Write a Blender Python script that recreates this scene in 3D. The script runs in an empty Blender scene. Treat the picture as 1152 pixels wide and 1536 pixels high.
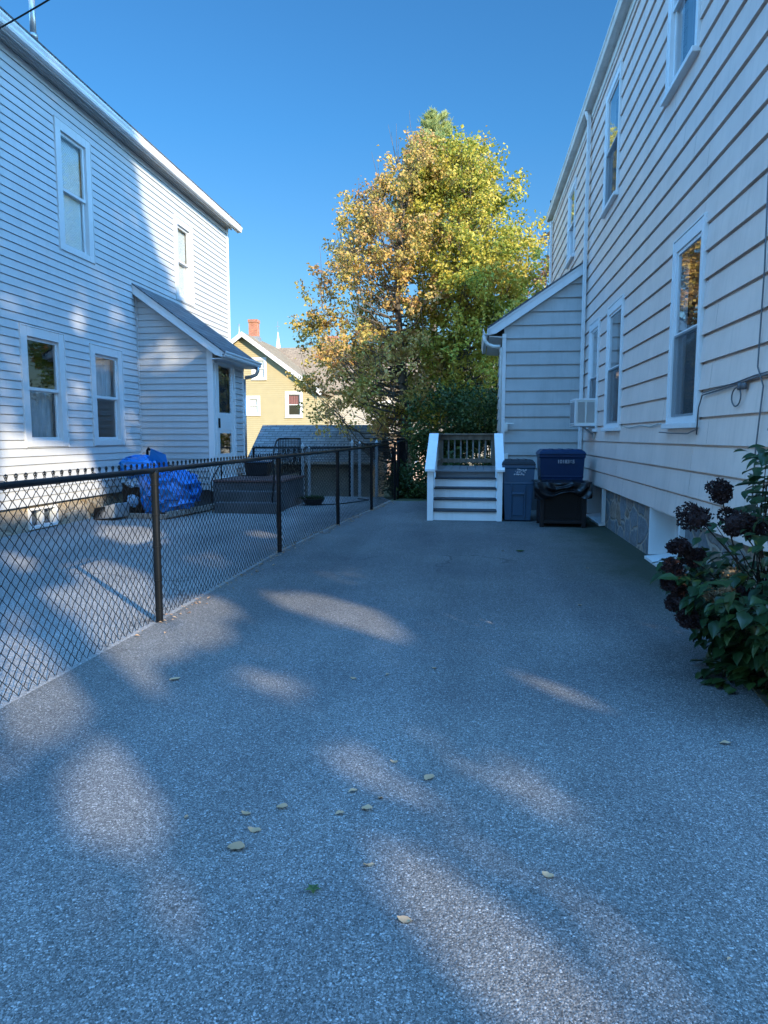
import bpy, math, random
from mathutils import Vector, noise
R = math.radians
sc = bpy.context.scene
COL = sc.collection

# ------------------------------------------------------------------ camera
PSI, TH = 7.2517, 6.16
cam = bpy.data.cameras.new('camera'); co = bpy.data.objects.new('camera', cam); COL.objects.link(co)
co.location = (0, 0, 1.48); co.rotation_euler = (R(90 - TH), 0, R(PSI))
cam.sensor_fit = 'VERTICAL'; cam.sensor_height = 36.0; cam.lens = 1047.0 / 1536.0 * 36.0
cam.clip_start = 0.05; cam.clip_end = 2000
sc.camera = co

# ------------------------------------------------------------------ sky, sun, exposure
EL = 22.2
SUN = Vector((0.68 * math.cos(R(EL)), -0.733 * math.cos(R(EL)), math.sin(R(EL)))).normalized()
w = bpy.data.worlds.new('World'); sc.world = w; w.use_nodes = True
nt = w.node_tree; bg = nt.nodes['Background']
sky = nt.nodes.new('ShaderNodeTexSky'); sky.sky_type = 'NISHITA'; sky.sun_disc = False
sky.sun_elevation = R(EL); sky.sun_rotation = math.atan2(SUN.x, SUN.y)
sky.air_density = 1.3; sky.dust_density = 0.25; sky.ozone_density = 3.0
# deep blue sky; a bright band added out of view lifts the shaded walls
def wn(t, **k):
    q = nt.nodes.new(t)
    for a, v in k.items(): setattr(q, a, v)
    return q
tin = wn('ShaderNodeMix', data_type='RGBA', blend_type='MULTIPLY'); tin.inputs[0].default_value = 1; tt_ = wn('ShaderNodeMix', data_type='RGBA'); tt_.inputs[6].default_value = (.62, 1.09, 1.33, 1); tt_.inputs[7].default_value = (.42, .98, 1.41, 1)
nt.links.new(sky.outputs[0], tin.inputs[6])
tc = wn('ShaderNodeTexCoord'); dot = wn('ShaderNodeVectorMath', operation='DOT_PRODUCT'); dot.inputs[1].default_value = Vector((-.12, .93, .34)).normalized()
nt.links.new(tc.outputs['Generated'], dot.inputs[0])
m0 = wn('ShaderNodeMath', operation='MULTIPLY_ADD'); m0.inputs[1].default_value = .5; m0.inputs[2].default_value = .5; nt.links.new(dot.outputs['Value'], m0.inputs[0])
cr = wn('ShaderNodeValToRGB'); cr.color_ramp.interpolation = 'EASE'; nt.links.new(m0.outputs[0], cr.inputs[0])
_e = cr.color_ramp.elements
while len(_e) < 5: _e.new(.5)
for _k, (_p, _c) in enumerate([(0, .035), (.30, .08), (.54, .53), (.68, .085), (.89, .0325)]): _e[_k].position = _p; _e[_k].color = (_c, _c, _c, 1)
mr_ = wn('ShaderNodeMath', operation='MULTIPLY'); mr_.inputs[1].default_value = 12.1
nt.links.new(cr.outputs[0], mr_.inputs[0])
fw = wn('ShaderNodeMapRange'); fw.inputs[1].default_value = .35; fw.inputs[2].default_value = .75; nt.links.new(dot.outputs['Value'], fw.inputs[0]); nt.links.new(fw.outputs[0], tt_.inputs[0]); nt.links.new(tt_.outputs[2], tin.inputs[7])
scl = wn('ShaderNodeVectorMath', operation='SCALE'); nt.links.new(tin.outputs[2], scl.inputs[0]); nt.links.new(mr_.outputs[0], scl.inputs['Scale'])
sz = wn('ShaderNodeSeparateXYZ'); nt.links.new(tc.outputs['Generated'], sz.inputs[0])
lo_ = wn('ShaderNodeMapRange'); lo_.inputs[1].default_value = 0; lo_.inputs[2].default_value = .38; nt.links.new(sz.outputs[2], lo_.inputs[0])
hz = wn('ShaderNodeMix', data_type='RGBA'); hz.inputs[6].default_value = (1.65, .95, .84, 1); hz.inputs[7].default_value = (.95, 1, 1.02, 1); nt.links.new(lo_.outputs[0], hz.inputs[0])
fm = wn('ShaderNodeMix', data_type='RGBA', blend_type='MULTIPLY'); fm.inputs[0].default_value = 1; nt.links.new(scl.outputs[0], fm.inputs[6]); nt.links.new(hz.outputs[2], fm.inputs[7])
nt.links.new(fm.outputs[2], bg.inputs['Color'])
bg.inputs['Strength'].default_value = 0.15
sd = bpy.data.lights.new('sun', 'SUN'); so = bpy.data.objects.new('sun', sd); COL.objects.link(so)
sd.energy = 5.0; sd.angle = R(0.53); sd.color = (1.0, 0.84, 0.60)
so.rotation_euler = SUN.to_track_quat('Z', 'Y').to_euler(); so.location = (20, -20, 20)
sc.view_settings.view_transform = 'Standard'; sc.view_settings.look = 'None'
sc.view_settings.exposure = 1.15; sc.view_settings.gamma = 1.0
sc.cycles.max_bounces = 8; sc.cycles.transparent_max_bounces = 12

# ------------------------------------------------------------------ helpers
OFF = {}
class MB:
    def __init__(s): s.v = []; s.f = []
    def poly(s, pts):
        i = len(s.v); s.v += [tuple(p) for p in pts]; s.f.append(tuple(range(i, i + len(pts))))
        return s
    def hexa(s, p):                      # 8 points: bottom 4 ccw, top 4 ccw
        i = len(s.v); s.v += [tuple(q) for q in p]
        for a in ((0,3,2,1),(4,5,6,7),(0,1,5,4),(1,2,6,5),(2,3,7,6),(3,0,4,7)): s.f.append(tuple(i + k for k in a))
        return s
    def box(s, x0, x1, y0, y1, z0, z1):
        return s.hexa([(x0,y0,z0),(x1,y0,z0),(x1,y1,z0),(x0,y1,z0),(x0,y0,z1),(x1,y0,z1),(x1,y1,z1),(x0,y1,z1)])
    def fbox(s, fr, u0, u1, n0, n1, z0, z1):
        return s.hexa([fr(u0,n0,z0),fr(u1,n0,z0),fr(u1,n1,z0),fr(u0,n1,z0),fr(u0,n0,z1),fr(u1,n0,z1),fr(u1,n1,z1),fr(u0,n1,z1)])
    def prism(s, pts, d):                # closed polygon extruded by vector d
        n = len(pts); i = len(s.v); d = Vector(d)
        s.v += [tuple(p) for p in pts] + [tuple(Vector(p) + d) for p in pts]
        s.f.append(tuple(range(i, i + n))); s.f.append(tuple(range(i + 2*n - 1, i + n - 1, -1)))
        for k in range(n): s.f.append((i + k, i + n + k, i + n + (k+1) % n, i + (k+1) % n))
        return s
    def tube(s, pts, rad, seg=8, cap=True):
        pts = [Vector(p) for p in pts]
        if not hasattr(rad, '__len__'): rad = [rad] * len(pts)
        i0 = len(s.v); prev = None
        for k, p in enumerate(pts):
            t = (pts[min(k+1, len(pts)-1)] - pts[max(k-1, 0)]).normalized()
            if prev is None:
                a = Vector((0,0,1)) if abs(t.z) < .9 else Vector((1,0,0))
                prev = t.cross(a).normalized()
            x = (prev - t * prev.dot(t))
            x = x.normalized() if x.length > 1e-6 else t.orthogonal().normalized()
            prev = x; y = t.cross(x)
            for j in range(seg):
                a = 2 * math.pi * j / seg
                s.v.append(tuple(p + (x * math.cos(a) + y * math.sin(a)) * rad[k]))
        for k in range(len(pts) - 1):
            for j in range(seg):
                a = i0 + k*seg + j; b = i0 + k*seg + (j+1) % seg
                s.f.append((a, b, b + seg, a + seg))
        if cap:
            s.f.append(tuple(i0 + j for j in range(seg))[::-1]); s.f.append(tuple(i0 + (len(pts)-1)*seg + j for j in range(seg)))
        return s
    def leaf(s, p, d, up, L, W, fold=.25):   # folded pointed leaf
        p = Vector(p); d = Vector(d).normalized(); sd_ = d.cross(Vector(up))
        sd_ = sd_.normalized() if sd_.length > 1e-4 else d.orthogonal().normalized()
        n = sd_.cross(d); i = len(s.v)
        a = p; c = p + d * L - n * (L * .12)
        b1 = p + d * L*.42 + sd_ * W*.5 + n * W*fold; b2 = p + d * L*.42 - sd_ * W*.5 + n * W*fold
        s.v += [tuple(a), tuple(b1), tuple(c), tuple(b2)]
        s.f += [(i, i+1, i+2), (i, i+2, i+3)]
        return s
    def build(s, name, m, parent=None, smooth=False, bevel=0, kind=None, closed=True):
        off = OFF[parent.name] if parent else Vector((0,0,0))
        me = bpy.data.meshes.new(name)
        me.from_pydata([(a[0]-off.x, a[1]-off.y, a[2]-off.z) for a in s.v], [], s.f)
        me.materials.append(m); me.update()
        if smooth: me.polygons.foreach_set('use_smooth', [True] * len(me.polygons))
        o = bpy.data.objects.new(name, me); COL.objects.link(o)
        if parent: o.parent = parent
        OFF[o.name] = off
        if kind: o['kind'] = kind
        if bevel:
            b = o.modifiers.new('bevel', 'BEVEL'); b.width = bevel; b.segments = 2; b.limit_method = 'ANGLE'; b.angle_limit = R(40)
        return o
def thing(name, label, cat, loc=(0,0,0), group=None):
    o = bpy.data.objects.new(name, None); COL.objects.link(o); o.location = loc; o.empty_display_size = .2
    o['label'] = label; o['category'] = cat
    if group: o['group'] = group
    OFF[o.name] = Vector(loc); return o
def tag(o, label, cat, group=None):
    o['label'] = label; o['category'] = cat
    if group: o['group'] = group
    return o

# ------------------------------------------------------------------ materials
def new(name):
    m = bpy.data.materials.new(name); m.use_nodes = True
    n = m.node_tree.nodes; return m, n, m.node_tree.links, n['Principled BSDF']
def coords(n, l, scale=(1,1,1)):
    t = n.new('ShaderNodeTexCoord'); mp = n.new('ShaderNodeMapping'); mp.inputs['Scale'].default_value = scale
    l.new(t.outputs['Object'], mp.inputs[0]); return mp.outputs[0]
def ramp(n, l, src, stops):
    r = n.new('ShaderNodeValToRGB'); l.new(src, r.inputs[0])
    e = r.color_ramp.elements
    while len(e) < len(stops): e.new(.5)
    for k, (p, c) in enumerate(stops):
        e[k].position = p; e[k].color = (c, c, c, 1) if not hasattr(c, '__len__') else (*c, 1)
    return r.outputs[0]
def noise_n(n, l, vec, scale, detail=4, rough=.55):
    t = n.new('ShaderNodeTexNoise'); t.inputs['Scale'].default_value = scale; t.inputs['Detail'].default_value = detail; t.inputs['Roughness'].default_value = rough
    l.new(vec, t.inputs['Vector']); return t.outputs[0]
def mixc(n, l, fac, a, b, mode='MIX'):
    m = n.new('ShaderNodeMix'); m.data_type = 'RGBA'; m.blend_type = mode
    if hasattr(fac, 'is_output'): l.new(fac, m.inputs[0])
    else: m.inputs[0].default_value = fac
    for i, c in ((6, a), (7, b)):
        if hasattr(c, 'is_output'): l.new(c, m.inputs[i])
        else: m.inputs[i].default_value = (*c, 1)
    return m.outputs[2]
def bump(n, l, p, h, strength=.3, dist=.01):
    b = n.new('ShaderNodeBump'); b.inputs['Strength'].default_value = strength; b.inputs['Distance'].default_value = dist
    l.new(h, b.inputs['Height']); l.new(b.outputs[0], p.inputs['Normal'])
def paint(name, c, rough=.5, var=.12, scale=(1,1,1), streak=0.0, metal=0.0, bmp=.1):
    m, n, l, p = new(name)
    v = coords(n, l, scale)
    a = noise_n(n, l, v, 2.2, 6, .6)
    k = tuple(x * (1 - var) for x in c); q = tuple(min(1, x * (1 + var * .6)) for x in c)
    col = mixc(n, l, ramp(n, l, a, [(.3, 0), (.7, 1)]), k, q)
    if streak:
        v2 = coords(n, l, (9, 9, .6)); b = noise_n(n, l, v2, 1.6, 5, .65)
        col = mixc(n, l, ramp(n, l, b, [(.5, 0), (.75, streak)]), col, tuple(x * .55 for x in c))
    l.new(col, p.inputs['Base Color']); p.inputs['Roughness'].default_value = rough; p.inputs['Metallic'].default_value = metal
    if max(c) < .09: p.inputs['Specular IOR Level'].default_value = .22
    if bmp: bump(n, l, p, noise_n(n, l, coords(n, l), 60, 3), bmp, .003)
    return m
M = {}
M['vinyl'] = paint('vinyl_siding', (.425, .44, .455), .48, .07, streak=.15)
M['alum'] = paint('aluminium_siding', (.67, .535, .475), .42, .10, streak=.32)
M['casing'] = paint('vinyl_casing', (.50, .51, .52), .45, .05, streak=.12)
M['wing'] = paint('shade_greyed_siding', (.40, .415, .42), .45, .12, streak=.35)  # greyer copy of the house siding, the wing's shade put into its colour
M['freshwhite'] = paint('fresh_white_paint', (.80, .81, .82), .5, .08, streak=.2)
M['yellow'] = paint('yellow_siding', (.355, .295, .165), .6, .05)
M['shedwall'] = paint('shed_boards', (.17, .17, .165), .85, .3, streak=.5)
M['post_white'] = paint('weathered_post', (.34, .36, .38), .7, .2, streak=.3)
M['white'] = paint('white_paint', (.64, .65, .66), .42, .05, streak=.12)
M['trim'] = paint('bright_trim', (.66, .66, .66), .4, .04)
M['soffit'] = paint('weathered_white', (.60, .60, .58), .6, .15, streak=.4)
M['stucco'] = paint('white_stucco', (.36, .34, .30), .8, .06)
M['pink'] = paint('pinkish_siding', (.66, .46, .36), .8, .08)
M['black_vinyl'] = paint('black_vinyl_coat', (.005, .007, .010), .34, .3)
M['galv'] = paint('galvanised_steel', (.42, .43, .44), .4, .2, metal=.7)
M['iron'] = paint('black_iron', (.015, .015, .017), .5, .3)
M['concrete'] = paint('dark_concrete', (.085, .088, .095), .9, .35, bmp=.4)
M['redtread'] = paint('worn_red_tread', (.13, .07, .065), .85, .3)
M['deckgrey'] = paint('grey_deck_paint', (.17, .175, .185), .6, .15, streak=.2)
M['treadedge'] = paint('dark_tread', (.045, .05, .06), .6, .2)
M['oldwood'] = paint('weathered_wood', (.20, .15, .11), .85, .35, scale=(6, 6, 1), bmp=.5)
M['oldwood2'] = paint('grey_board', (.24, .22, .20), .85, .35, scale=(1, 6, 6), bmp=.5)
M['binslate'] = paint('slate_plastic', (.022, .072, .135), .42, .12, bmp=.15)
M['bindark'] = paint('dark_lid_plastic', (.018, .022, .030), .45, .2, bmp=.15)
M['binnavy'] = paint('navy_plastic', (.003, .022, .070), .38, .15, bmp=.15)
M['sticker'] = paint('worn_sticker', (.42, .45, .5), .6, .35)
M['ink'] = paint('white_print', (.28, .30, .34), .6, .1)
M['wicker'] = paint('dark_wicker', (.014, .012, .014), .5, .3)
M['bag'] = paint('black_plastic_film', (.010, .010, .012), .16, .3, bmp=0)
M['tarp'] = paint('blue_tarp', (.004, .17, .55), .35, .15, bmp=.3)
M['paletarp'] = paint('pale_blue_plastic', (.20, .42, .70), .4, .2)
M['black'] = paint('matt_black', (.01, .01, .01), .8, .1)
M['dark'] = paint('dark_interior', (.03, .03, .033), .9, .1)
M['blind'] = paint('window_blind', (.74, .72, .64), .7, .06)
M['curtain'] = paint('curtain_cloth', (.34, .33, .31), .8, .3, scale=(8, 8, 1))
M['screen'] = paint('insect_screen', (.07, .08, .09), .7, .1)
M['redcloth'] = paint('red_curtain', (.22, .06, .06), .8, .2)
M['acplastic'] = paint('off_white_plastic', (.66, .66, .63), .45, .08, streak=.3)
M['acfin'] = paint('condenser_fins', (.30, .31, .33), .4, .15, metal=.4)
M['cable'] = paint('old_cable', (.10, .10, .11), .6, .2)
M['cablelight'] = paint('pale_cable', (.45, .42, .38), .6, .2)
M['flower'] = paint('dried_flower', (.026, .014, .016), .75, .5, scale=(12, 12, 12))
M['flowertan'] = paint('tan_dried_flower', (.16, .10, .05), .8, .5, scale=(12, 12, 12))
M['stem'] = paint('plant_stem', (.022, .015, .010), .8, .3)

def glass(name, tint=(.9,.95,1), ior=1.55, rough=.02):
    m, n, l, p = new(name); n.remove(p)
    tr = n.new('ShaderNodeBsdfTransparent'); tr.inputs[0].default_value = (*tint, 1)
    gl = n.new('ShaderNodeBsdfGlossy'); gl.inputs['Roughness'].default_value = rough; gl.inputs['Color'].default_value = (1,1,1,1)
    fr = n.new('ShaderNodeLayerWeight'); fr.inputs['Blend'].default_value = .5
    pw = n.new('ShaderNodeMath'); pw.operation = 'POWER'; pw.inputs[1].default_value = 4.0; l.new(fr.outputs['Facing'], pw.inputs[0])
    mu = n.new('ShaderNodeMath'); mu.operation = 'MULTIPLY_ADD'; mu.inputs[1].default_value = 1.0; mu.inputs[2].default_value = .10; mu.use_clamp = True
    l.new(pw.outputs[0], mu.inputs[0])
    mx = n.new('ShaderNodeMixShader'); l.new(mu.outputs[0], mx.inputs[0]); l.new(tr.outputs[0], mx.inputs[1]); l.new(gl.outputs[0], mx.inputs[2])
    v = coords(n, l); b = n.new('ShaderNodeBump'); b.inputs['Strength'].default_value = .05; b.inputs['Distance'].default_value = .02
    l.new(noise_n(n, l, v, 2.5, 2), b.inputs['Height']); l.new(b.outputs[0], gl.inputs['Normal'])
    l.new(mx.outputs[0], n['Material Output'].inputs[0]); return m
M['glass'] = glass('window_glass')
M['glassdark'] = glass('dark_glass', (.35,.38,.42))

def asphalt(name, base, hi, sc_=88, moss=0.0):
    m, n, l, p = new(name); v = coords(n, l)
    vo = n.new('ShaderNodeTexVoronoi'); vo.inputs['Scale'].default_value = sc_; vo.inputs['Randomness'].default_value = 1.0; l.new(v, vo.inputs['Vector'])
    sp = n.new('ShaderNodeSeparateColor'); l.new(vo.outputs['Color'], sp.inputs[0])
    stone = ramp(n, l, sp.outputs[0], [(0, base*.35), (.45, base*.8), (.72, base*1.7), (.9, hi*.6), (1, hi)])
    v2 = n.new('ShaderNodeTexVoronoi'); v2.inputs['Scale'].default_value = sc_*2.3; l.new(v, v2.inputs['Vector'])
    sp2 = n.new('ShaderNodeSeparateColor'); l.new(v2.outputs['Color'], sp2.inputs[0])
    fine = ramp(n, l, sp2.outputs[1], [(0, base*.4), (.6, base), (.92, hi*.5), (1, hi)])
    mk = ramp(n, l, vo.outputs['Distance'], [(.0, 1), (.45, 1), (.62, 0)])
    sel = n.new('ShaderNodeMath'); sel.operation = 'MULTIPLY'; l.new(mk, sel.inputs[0]); l.new(ramp(n, l, sp.outputs[1], [(.35, 0), (.4, 1)]), sel.inputs[1])
    col = mixc(n, l, sel.outputs[0], fine, stone)
    big = noise_n(n, l, v, .55, 6, .6)
    col = mixc(n, l, 1.0, col, ramp(n, l, big, [(.3, (.72, .74, .78)), (.7, (1.15, 1.13, 1.1))]), 'MULTIPLY')
    lan = n.new('ShaderNodeTexNoise'); lan.inputs['Scale'].default_value = 1.0; lan.inputs['Detail'].default_value = 5
    l.new(coords(n, l, (1.5, .12, 1)), lan.inputs['Vector'])
    col = mixc(n, l, 1.0, col, ramp(n, l, lan.outputs[0], [(.35, .86), (.65, 1.12)]), 'MULTIPLY')
    # fine wandering cracks, only here and there
    cn = n.new('ShaderNodeTexNoise'); cn.inputs['Scale'].default_value = 1.7; cn.inputs['Detail'].default_value = 6; l.new(v, cn.inputs['Vector'])
    cs = n.new('ShaderNodeVectorMath'); cs.operation = 'SCALE'; cs.inputs['Scale'].default_value = .9; l.new(cn.outputs['Color'], cs.inputs[0])
    ca = n.new('ShaderNodeVectorMath'); ca.operation = 'ADD'; l.new(v, ca.inputs[0]); l.new(cs.outputs[0], ca.inputs[1])
    ce = n.new('ShaderNodeTexVoronoi'); ce.feature = 'DISTANCE_TO_EDGE'; ce.inputs['Scale'].default_value = .33; l.new(ca.outputs[0], ce.inputs['Vector'])
    ck = ramp(n, l, ce.outputs[0], [(.0, 1), (.0025, 1), (.006, 0)])
    cm = n.new('ShaderNodeMath'); cm.operation = 'MULTIPLY'; l.new(ck, cm.inputs[0]); l.new(ramp(n, l, noise_n(n, l, v, .45, 2), [(.50, 0), (.58, .55)]), cm.inputs[1])
    col = mixc(n, l, cm.outputs[0], col, (.02, .02, .02))
    if moss:   # mossy, damp strip of the asphalt along the right-hand foundation
        g = n.new('ShaderNodeSeparateXYZ'); l.new(v, g.inputs[0])
        wob = n.new('ShaderNodeMath'); wob.operation = 'MULTIPLY_ADD'; wob.inputs[1].default_value = 1.6; l.new(noise_n(n, l, v, 1.1, 5, .7), wob.inputs[0]); l.new(g.outputs[0], wob.inputs[2])
        fx = ramp(n, l, wob.outputs[0], [(.0, 0), (1, 0)])
        mr = n.new('ShaderNodeMapRange'); mr.inputs[1].default_value = 1.7; mr.inputs[2].default_value = 2.7; l.new(wob.outputs[0], mr.inputs[0])
        my = n.new('ShaderNodeMapRange'); my.inputs[1].default_value = 5.0; my.inputs[2].default_value = 7.5; l.new(g.outputs[1], my.inputs[0])
        mm = n.new('ShaderNodeMath'); mm.operation = 'MULTIPLY'; l.new(mr.outputs[0], mm.inputs[0]); l.new(my.outputs[0], mm.inputs[1])
        m3 = n.new('ShaderNodeMath'); m3.operation = 'MULTIPLY'; l.new(mm.outputs[0], m3.inputs[0]); m3.inputs[1].default_value = moss
        col = mixc(n, l, m3.outputs[0], col, (.030, .036, .018))
    l.new(col, p.inputs['Base Color']); p.inputs['Roughness'].default_value = .9; p.inputs['Specular IOR Level'].default_value = .25
    h = n.new('ShaderNodeMath'); h.operation = 'MULTIPLY'; h.inputs[1].default_value = -1; l.new(vo.outputs['Distance'], h.inputs[0])
    bump(n, l, p, h.outputs[0], .55, .004)
    return m
M['asphalt'] = asphalt('asphalt', .128, .37, 126, moss=.85)
M['asphalt2'] = asphalt('pale_asphalt', .26, .50, 130)

def soil():
    m, n, l, p = new('soil'); v = coords(n, l)
    c = ramp(n, l, noise_n(n, l, v, 3, 8, .7), [(.3, (.02, .022, .012)), (.6, (.05, .045, .025)), (.8, (.08, .065, .035))])
    l.new(c, p.inputs['Base Color']); p.inputs['Roughness'].default_value = 1; bump(n, l, p, noise_n(n, l, v, 25, 5), .6, .03); return m
M['soil'] = soil()
def grass_lot():
    m, n, l, p = new('rough_lawn'); v = coords(n, l)
    c = ramp(n, l, noise_n(n, l, v, 1.2, 8, .7), [(.3, (.035, .05, .018)), (.6, (.06, .07, .028)), (.8, (.12, .11, .06))])
    l.new(c, p.inputs['Base Color']); p.inputs['Roughness'].default_value = 1; return m
M['lawn'] = grass_lot()
def fieldstone(name, c1, c2, mortar, scale=2.6):
    m, n, l, p = new(name); v = coords(n, l, (1, 1, 1.15))
    nz = n.new('ShaderNodeTexNoise'); nz.inputs['Scale'].default_value = 2.5; nz.inputs['Detail'].default_value = 4; l.new(v, nz.inputs['Vector'])
    va = n.new('ShaderNodeVectorMath'); va.operation = 'SCALE'; va.inputs['Scale'].default_value = .28; l.new(nz.outputs['Color'], va.inputs[0])
    vb = n.new('ShaderNodeVectorMath'); vb.operation = 'ADD'; l.new(v, vb.inputs[0]); l.new(va.outputs[0], vb.inputs[1])
    e = n.new('ShaderNodeTexVoronoi'); e.feature = 'DISTANCE_TO_EDGE'; e.inputs['Scale'].default_value = scale; l.new(vb.outputs[0], e.inputs['Vector'])
    f = n.new('ShaderNodeTexVoronoi'); f.inputs['Scale'].default_value = scale; l.new(vb.outputs[0], f.inputs['Vector'])
    s = n.new('ShaderNodeSeparateColor'); l.new(f.outputs['Color'], s.inputs[0])
    col = ramp(n, l, s.outputs[0], [(.0, c1), (.55, tuple(x*1.3 for x in c1)), (.75, c2), (1, tuple(x*.7 for x in c2))])
    col = mixc(n, l, 1, col, ramp(n, l, noise_n(n, l, v, 14, 8, .75), [(.3, .55), (.7, 1.35)]), 'MULTIPLY')
    wn = n.new('ShaderNodeMath'); wn.operation = 'MULTIPLY_ADD'; wn.inputs[1].default_value = .10; wn.inputs[2].default_value = -.05; l.new(noise_n(n, l, v, 9, 5, .7), wn.inputs[0])
    ad = n.new('ShaderNodeMath'); ad.operation = 'ADD'; l.new(e.outputs[0], ad.inputs[0]); l.new(wn.outputs[0], ad.inputs[1])
    k = ramp(n, l, ad.outputs[0], [(.03, 0), (.07, 1)])
    l.new(mixc(n, l, k, mortar, col), p.inputs['Base Color']); p.inputs['Roughness'].default_value = .9
    hh = n.new('ShaderNodeMath'); hh.operation = 'ADD'; l.new(k, hh.inputs[0]); l.new(noise_n(n, l, v, 16, 6, .7), hh.inputs[1])
    bump(n, l, p, hh.outputs[0], .8, .03); return m
M['stone_r'] = fieldstone('fieldstone_blue', (.13, .145, .16), (.26, .19, .14), (.30, .26, .22))
M['stone_l'] = fieldstone('fieldstone_tan', (.26, .23, .19), (.32, .24, .15), (.36, .31, .24), 2.0)
def brick(name, ax, c1, c2, mortar, bw, bh, ms):
    m, n, l, p = new(name); t = n.new('ShaderNodeTexCoord'); s = n.new('ShaderNodeSeparateXYZ'); l.new(t.outputs['Object'], s.inputs[0])
    c = n.new('ShaderNodeCombineXYZ')
    if ax == 'chim':
        a = n.new('ShaderNodeMath'); a.operation = 'ADD'; l.new(s.outputs[0], a.inputs[0]); l.new(s.outputs[1], a.inputs[1]); l.new(a.outputs[0], c.inputs[0]); l.new(s.outputs[2], c.inputs[1])
    else:
        l.new(s.outputs['XYZ'.index(ax[0])], c.inputs[0]); l.new(s.outputs['XYZ'.index(ax[1])], c.inputs[1])
    b = n.new('ShaderNodeTexBrick'); b.inputs['Scale'].default_value = 1; b.inputs['Brick Width'].default_value = bw; b.inputs['Row Height'].default_value = bh; b.inputs['Mortar Size'].default_value = ms
    b.inputs['Color1'].default_value = (*c1, 1); b.inputs['Color2'].default_value = (*c2, 1); b.inputs['Mortar'].default_value = (*mortar, 1)
    l.new(c.outputs[0], b.inputs['Vector'])
    col = mixc(n, l, 1, b.outputs[0], ramp(n, l, noise_n(n, l, t.outputs['Object'], 5, 6, .7), [(.3, .7), (.7, 1.25)]), 'MULTIPLY')
    l.new(col, p.inputs['Base Color']); p.inputs['Roughness'].default_value = .9; bump(n, l, p, b.outputs['Fac'], -.4, .01); return m
M['brick'] = brick('red_brick', 'chim', (.30, .075, .035), (.36, .13, .06), (.30, .22, .17), .25, .085, .012)
M['shingle_y'] = brick('shingle_grey', 'YX', (.085, .09, .10), (.14, .145, .155), (.03, .03, .035), .3, .14, .008)
M['shingle_x'] = brick('shingle_brown', 'XZ', (.22, .16, .105), (.29, .215, .145), (.11, .08, .055), .4, .10, .012)
M['shingle_xy'] = brick('shingle_brown_side', 'YZ', (.20, .15, .09), (.26, .20, .13), (.10, .07, .05), .4, .10, .010)
M['shingle_s'] = brick('shingle_shed', 'XZ', (.15, .16, .17), (.22, .23, .24), (.06, .06, .07), .35, .09, .010)

def leafmat(name, stops, trans=.35, rough=.55):
    m, n, l, p = new(name)
    g = n.new('ShaderNodeNewGeometry'); v = coords(n, l)
    a = n.new('ShaderNodeMath'); a.operation = 'MULTIPLY_ADD'; a.inputs[1].default_value = .5; l.new(g.outputs['Random Per Island'], a.inputs[0])
    b = n.new('ShaderNodeMath'); b.operation = 'MULTIPLY_ADD'; b.inputs[1].default_value = 1.6; b.inputs[2].default_value = -.55; l.new(noise_n(n, l, v, .7, 3), b.inputs[0])
    l.new(b.outputs[0], a.inputs[2])
    c = ramp(n, l, a.outputs[0], stops)
    l.new(c, p.inputs['Base Color']); p.inputs['Roughness'].default_value = rough; p.inputs['Specular IOR Level'].default_value = .3
    t = n.new('ShaderNodeBsdfTranslucent'); l.new(c, t.inputs[0])
    mx = n.new('ShaderNodeMixShader'); mx.inputs[0].default_value = trans
    l.new(p.outputs[0], mx.inputs[1]); l.new(t.outputs[0], mx.inputs[2]); l.new(mx.outputs[0], n['Material Output'].inputs[0]); return m
M['leaf_gold'] = leafmat('leaf_gold', [(0, (.14, .16, .04)), (.25, (.34, .30, .07)), (.5, (.50, .36, .10)), (.8, (.50, .30, .13)), (1, (.36, .18, .09))])
M['leaf_green'] = leafmat('leaf_green', [(0, (.08, .13, .02)), (.25, (.21, .25, .035)), (.5, (.42, .38, .055)), (.8, (.51, .40, .08)), (1, (.48, .31, .09))])
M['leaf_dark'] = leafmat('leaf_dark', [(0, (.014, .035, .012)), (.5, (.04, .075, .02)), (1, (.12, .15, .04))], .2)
M['leaf_pine'] = leafmat('leaf_pine', [(0, (.24, .30, .12)), (.5, (.40, .46, .19)), (1, (.55, .56, .26))], .25)
M['leaf_rust'] = leafmat('leaf_rust', [(0, (.20, .12, .05)), (.5, (.38, .20, .09)), (1, (.45, .22, .12))])
M['leaf_hyd'] = leafmat('leaf_hydrangea', [(0, (.006, .016, .006)), (.45, (.014, .036, .012)), (.8, (.03, .06, .015)), (1, (.13, .13, .035))], .2, .4)
M['leaf_street'] = leafmat('leaf_street', [(0, (.06, .09, .03)), (1, (.2, .15, .04))], .15)
M['dryleaf'] = leafmat('dry_leaf', [(0, (.22, .11, .06)), (.5, (.42, .26, .15)), (1, (.52, .36, .22))], .1)
M['bark'] = paint('bark', (.10, .085, .07), .95, .4, scale=(4, 4, 1), bmp=.9)
M['spire'] = paint('spire_white', (.8, .8, .8), .5, .02)

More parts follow.
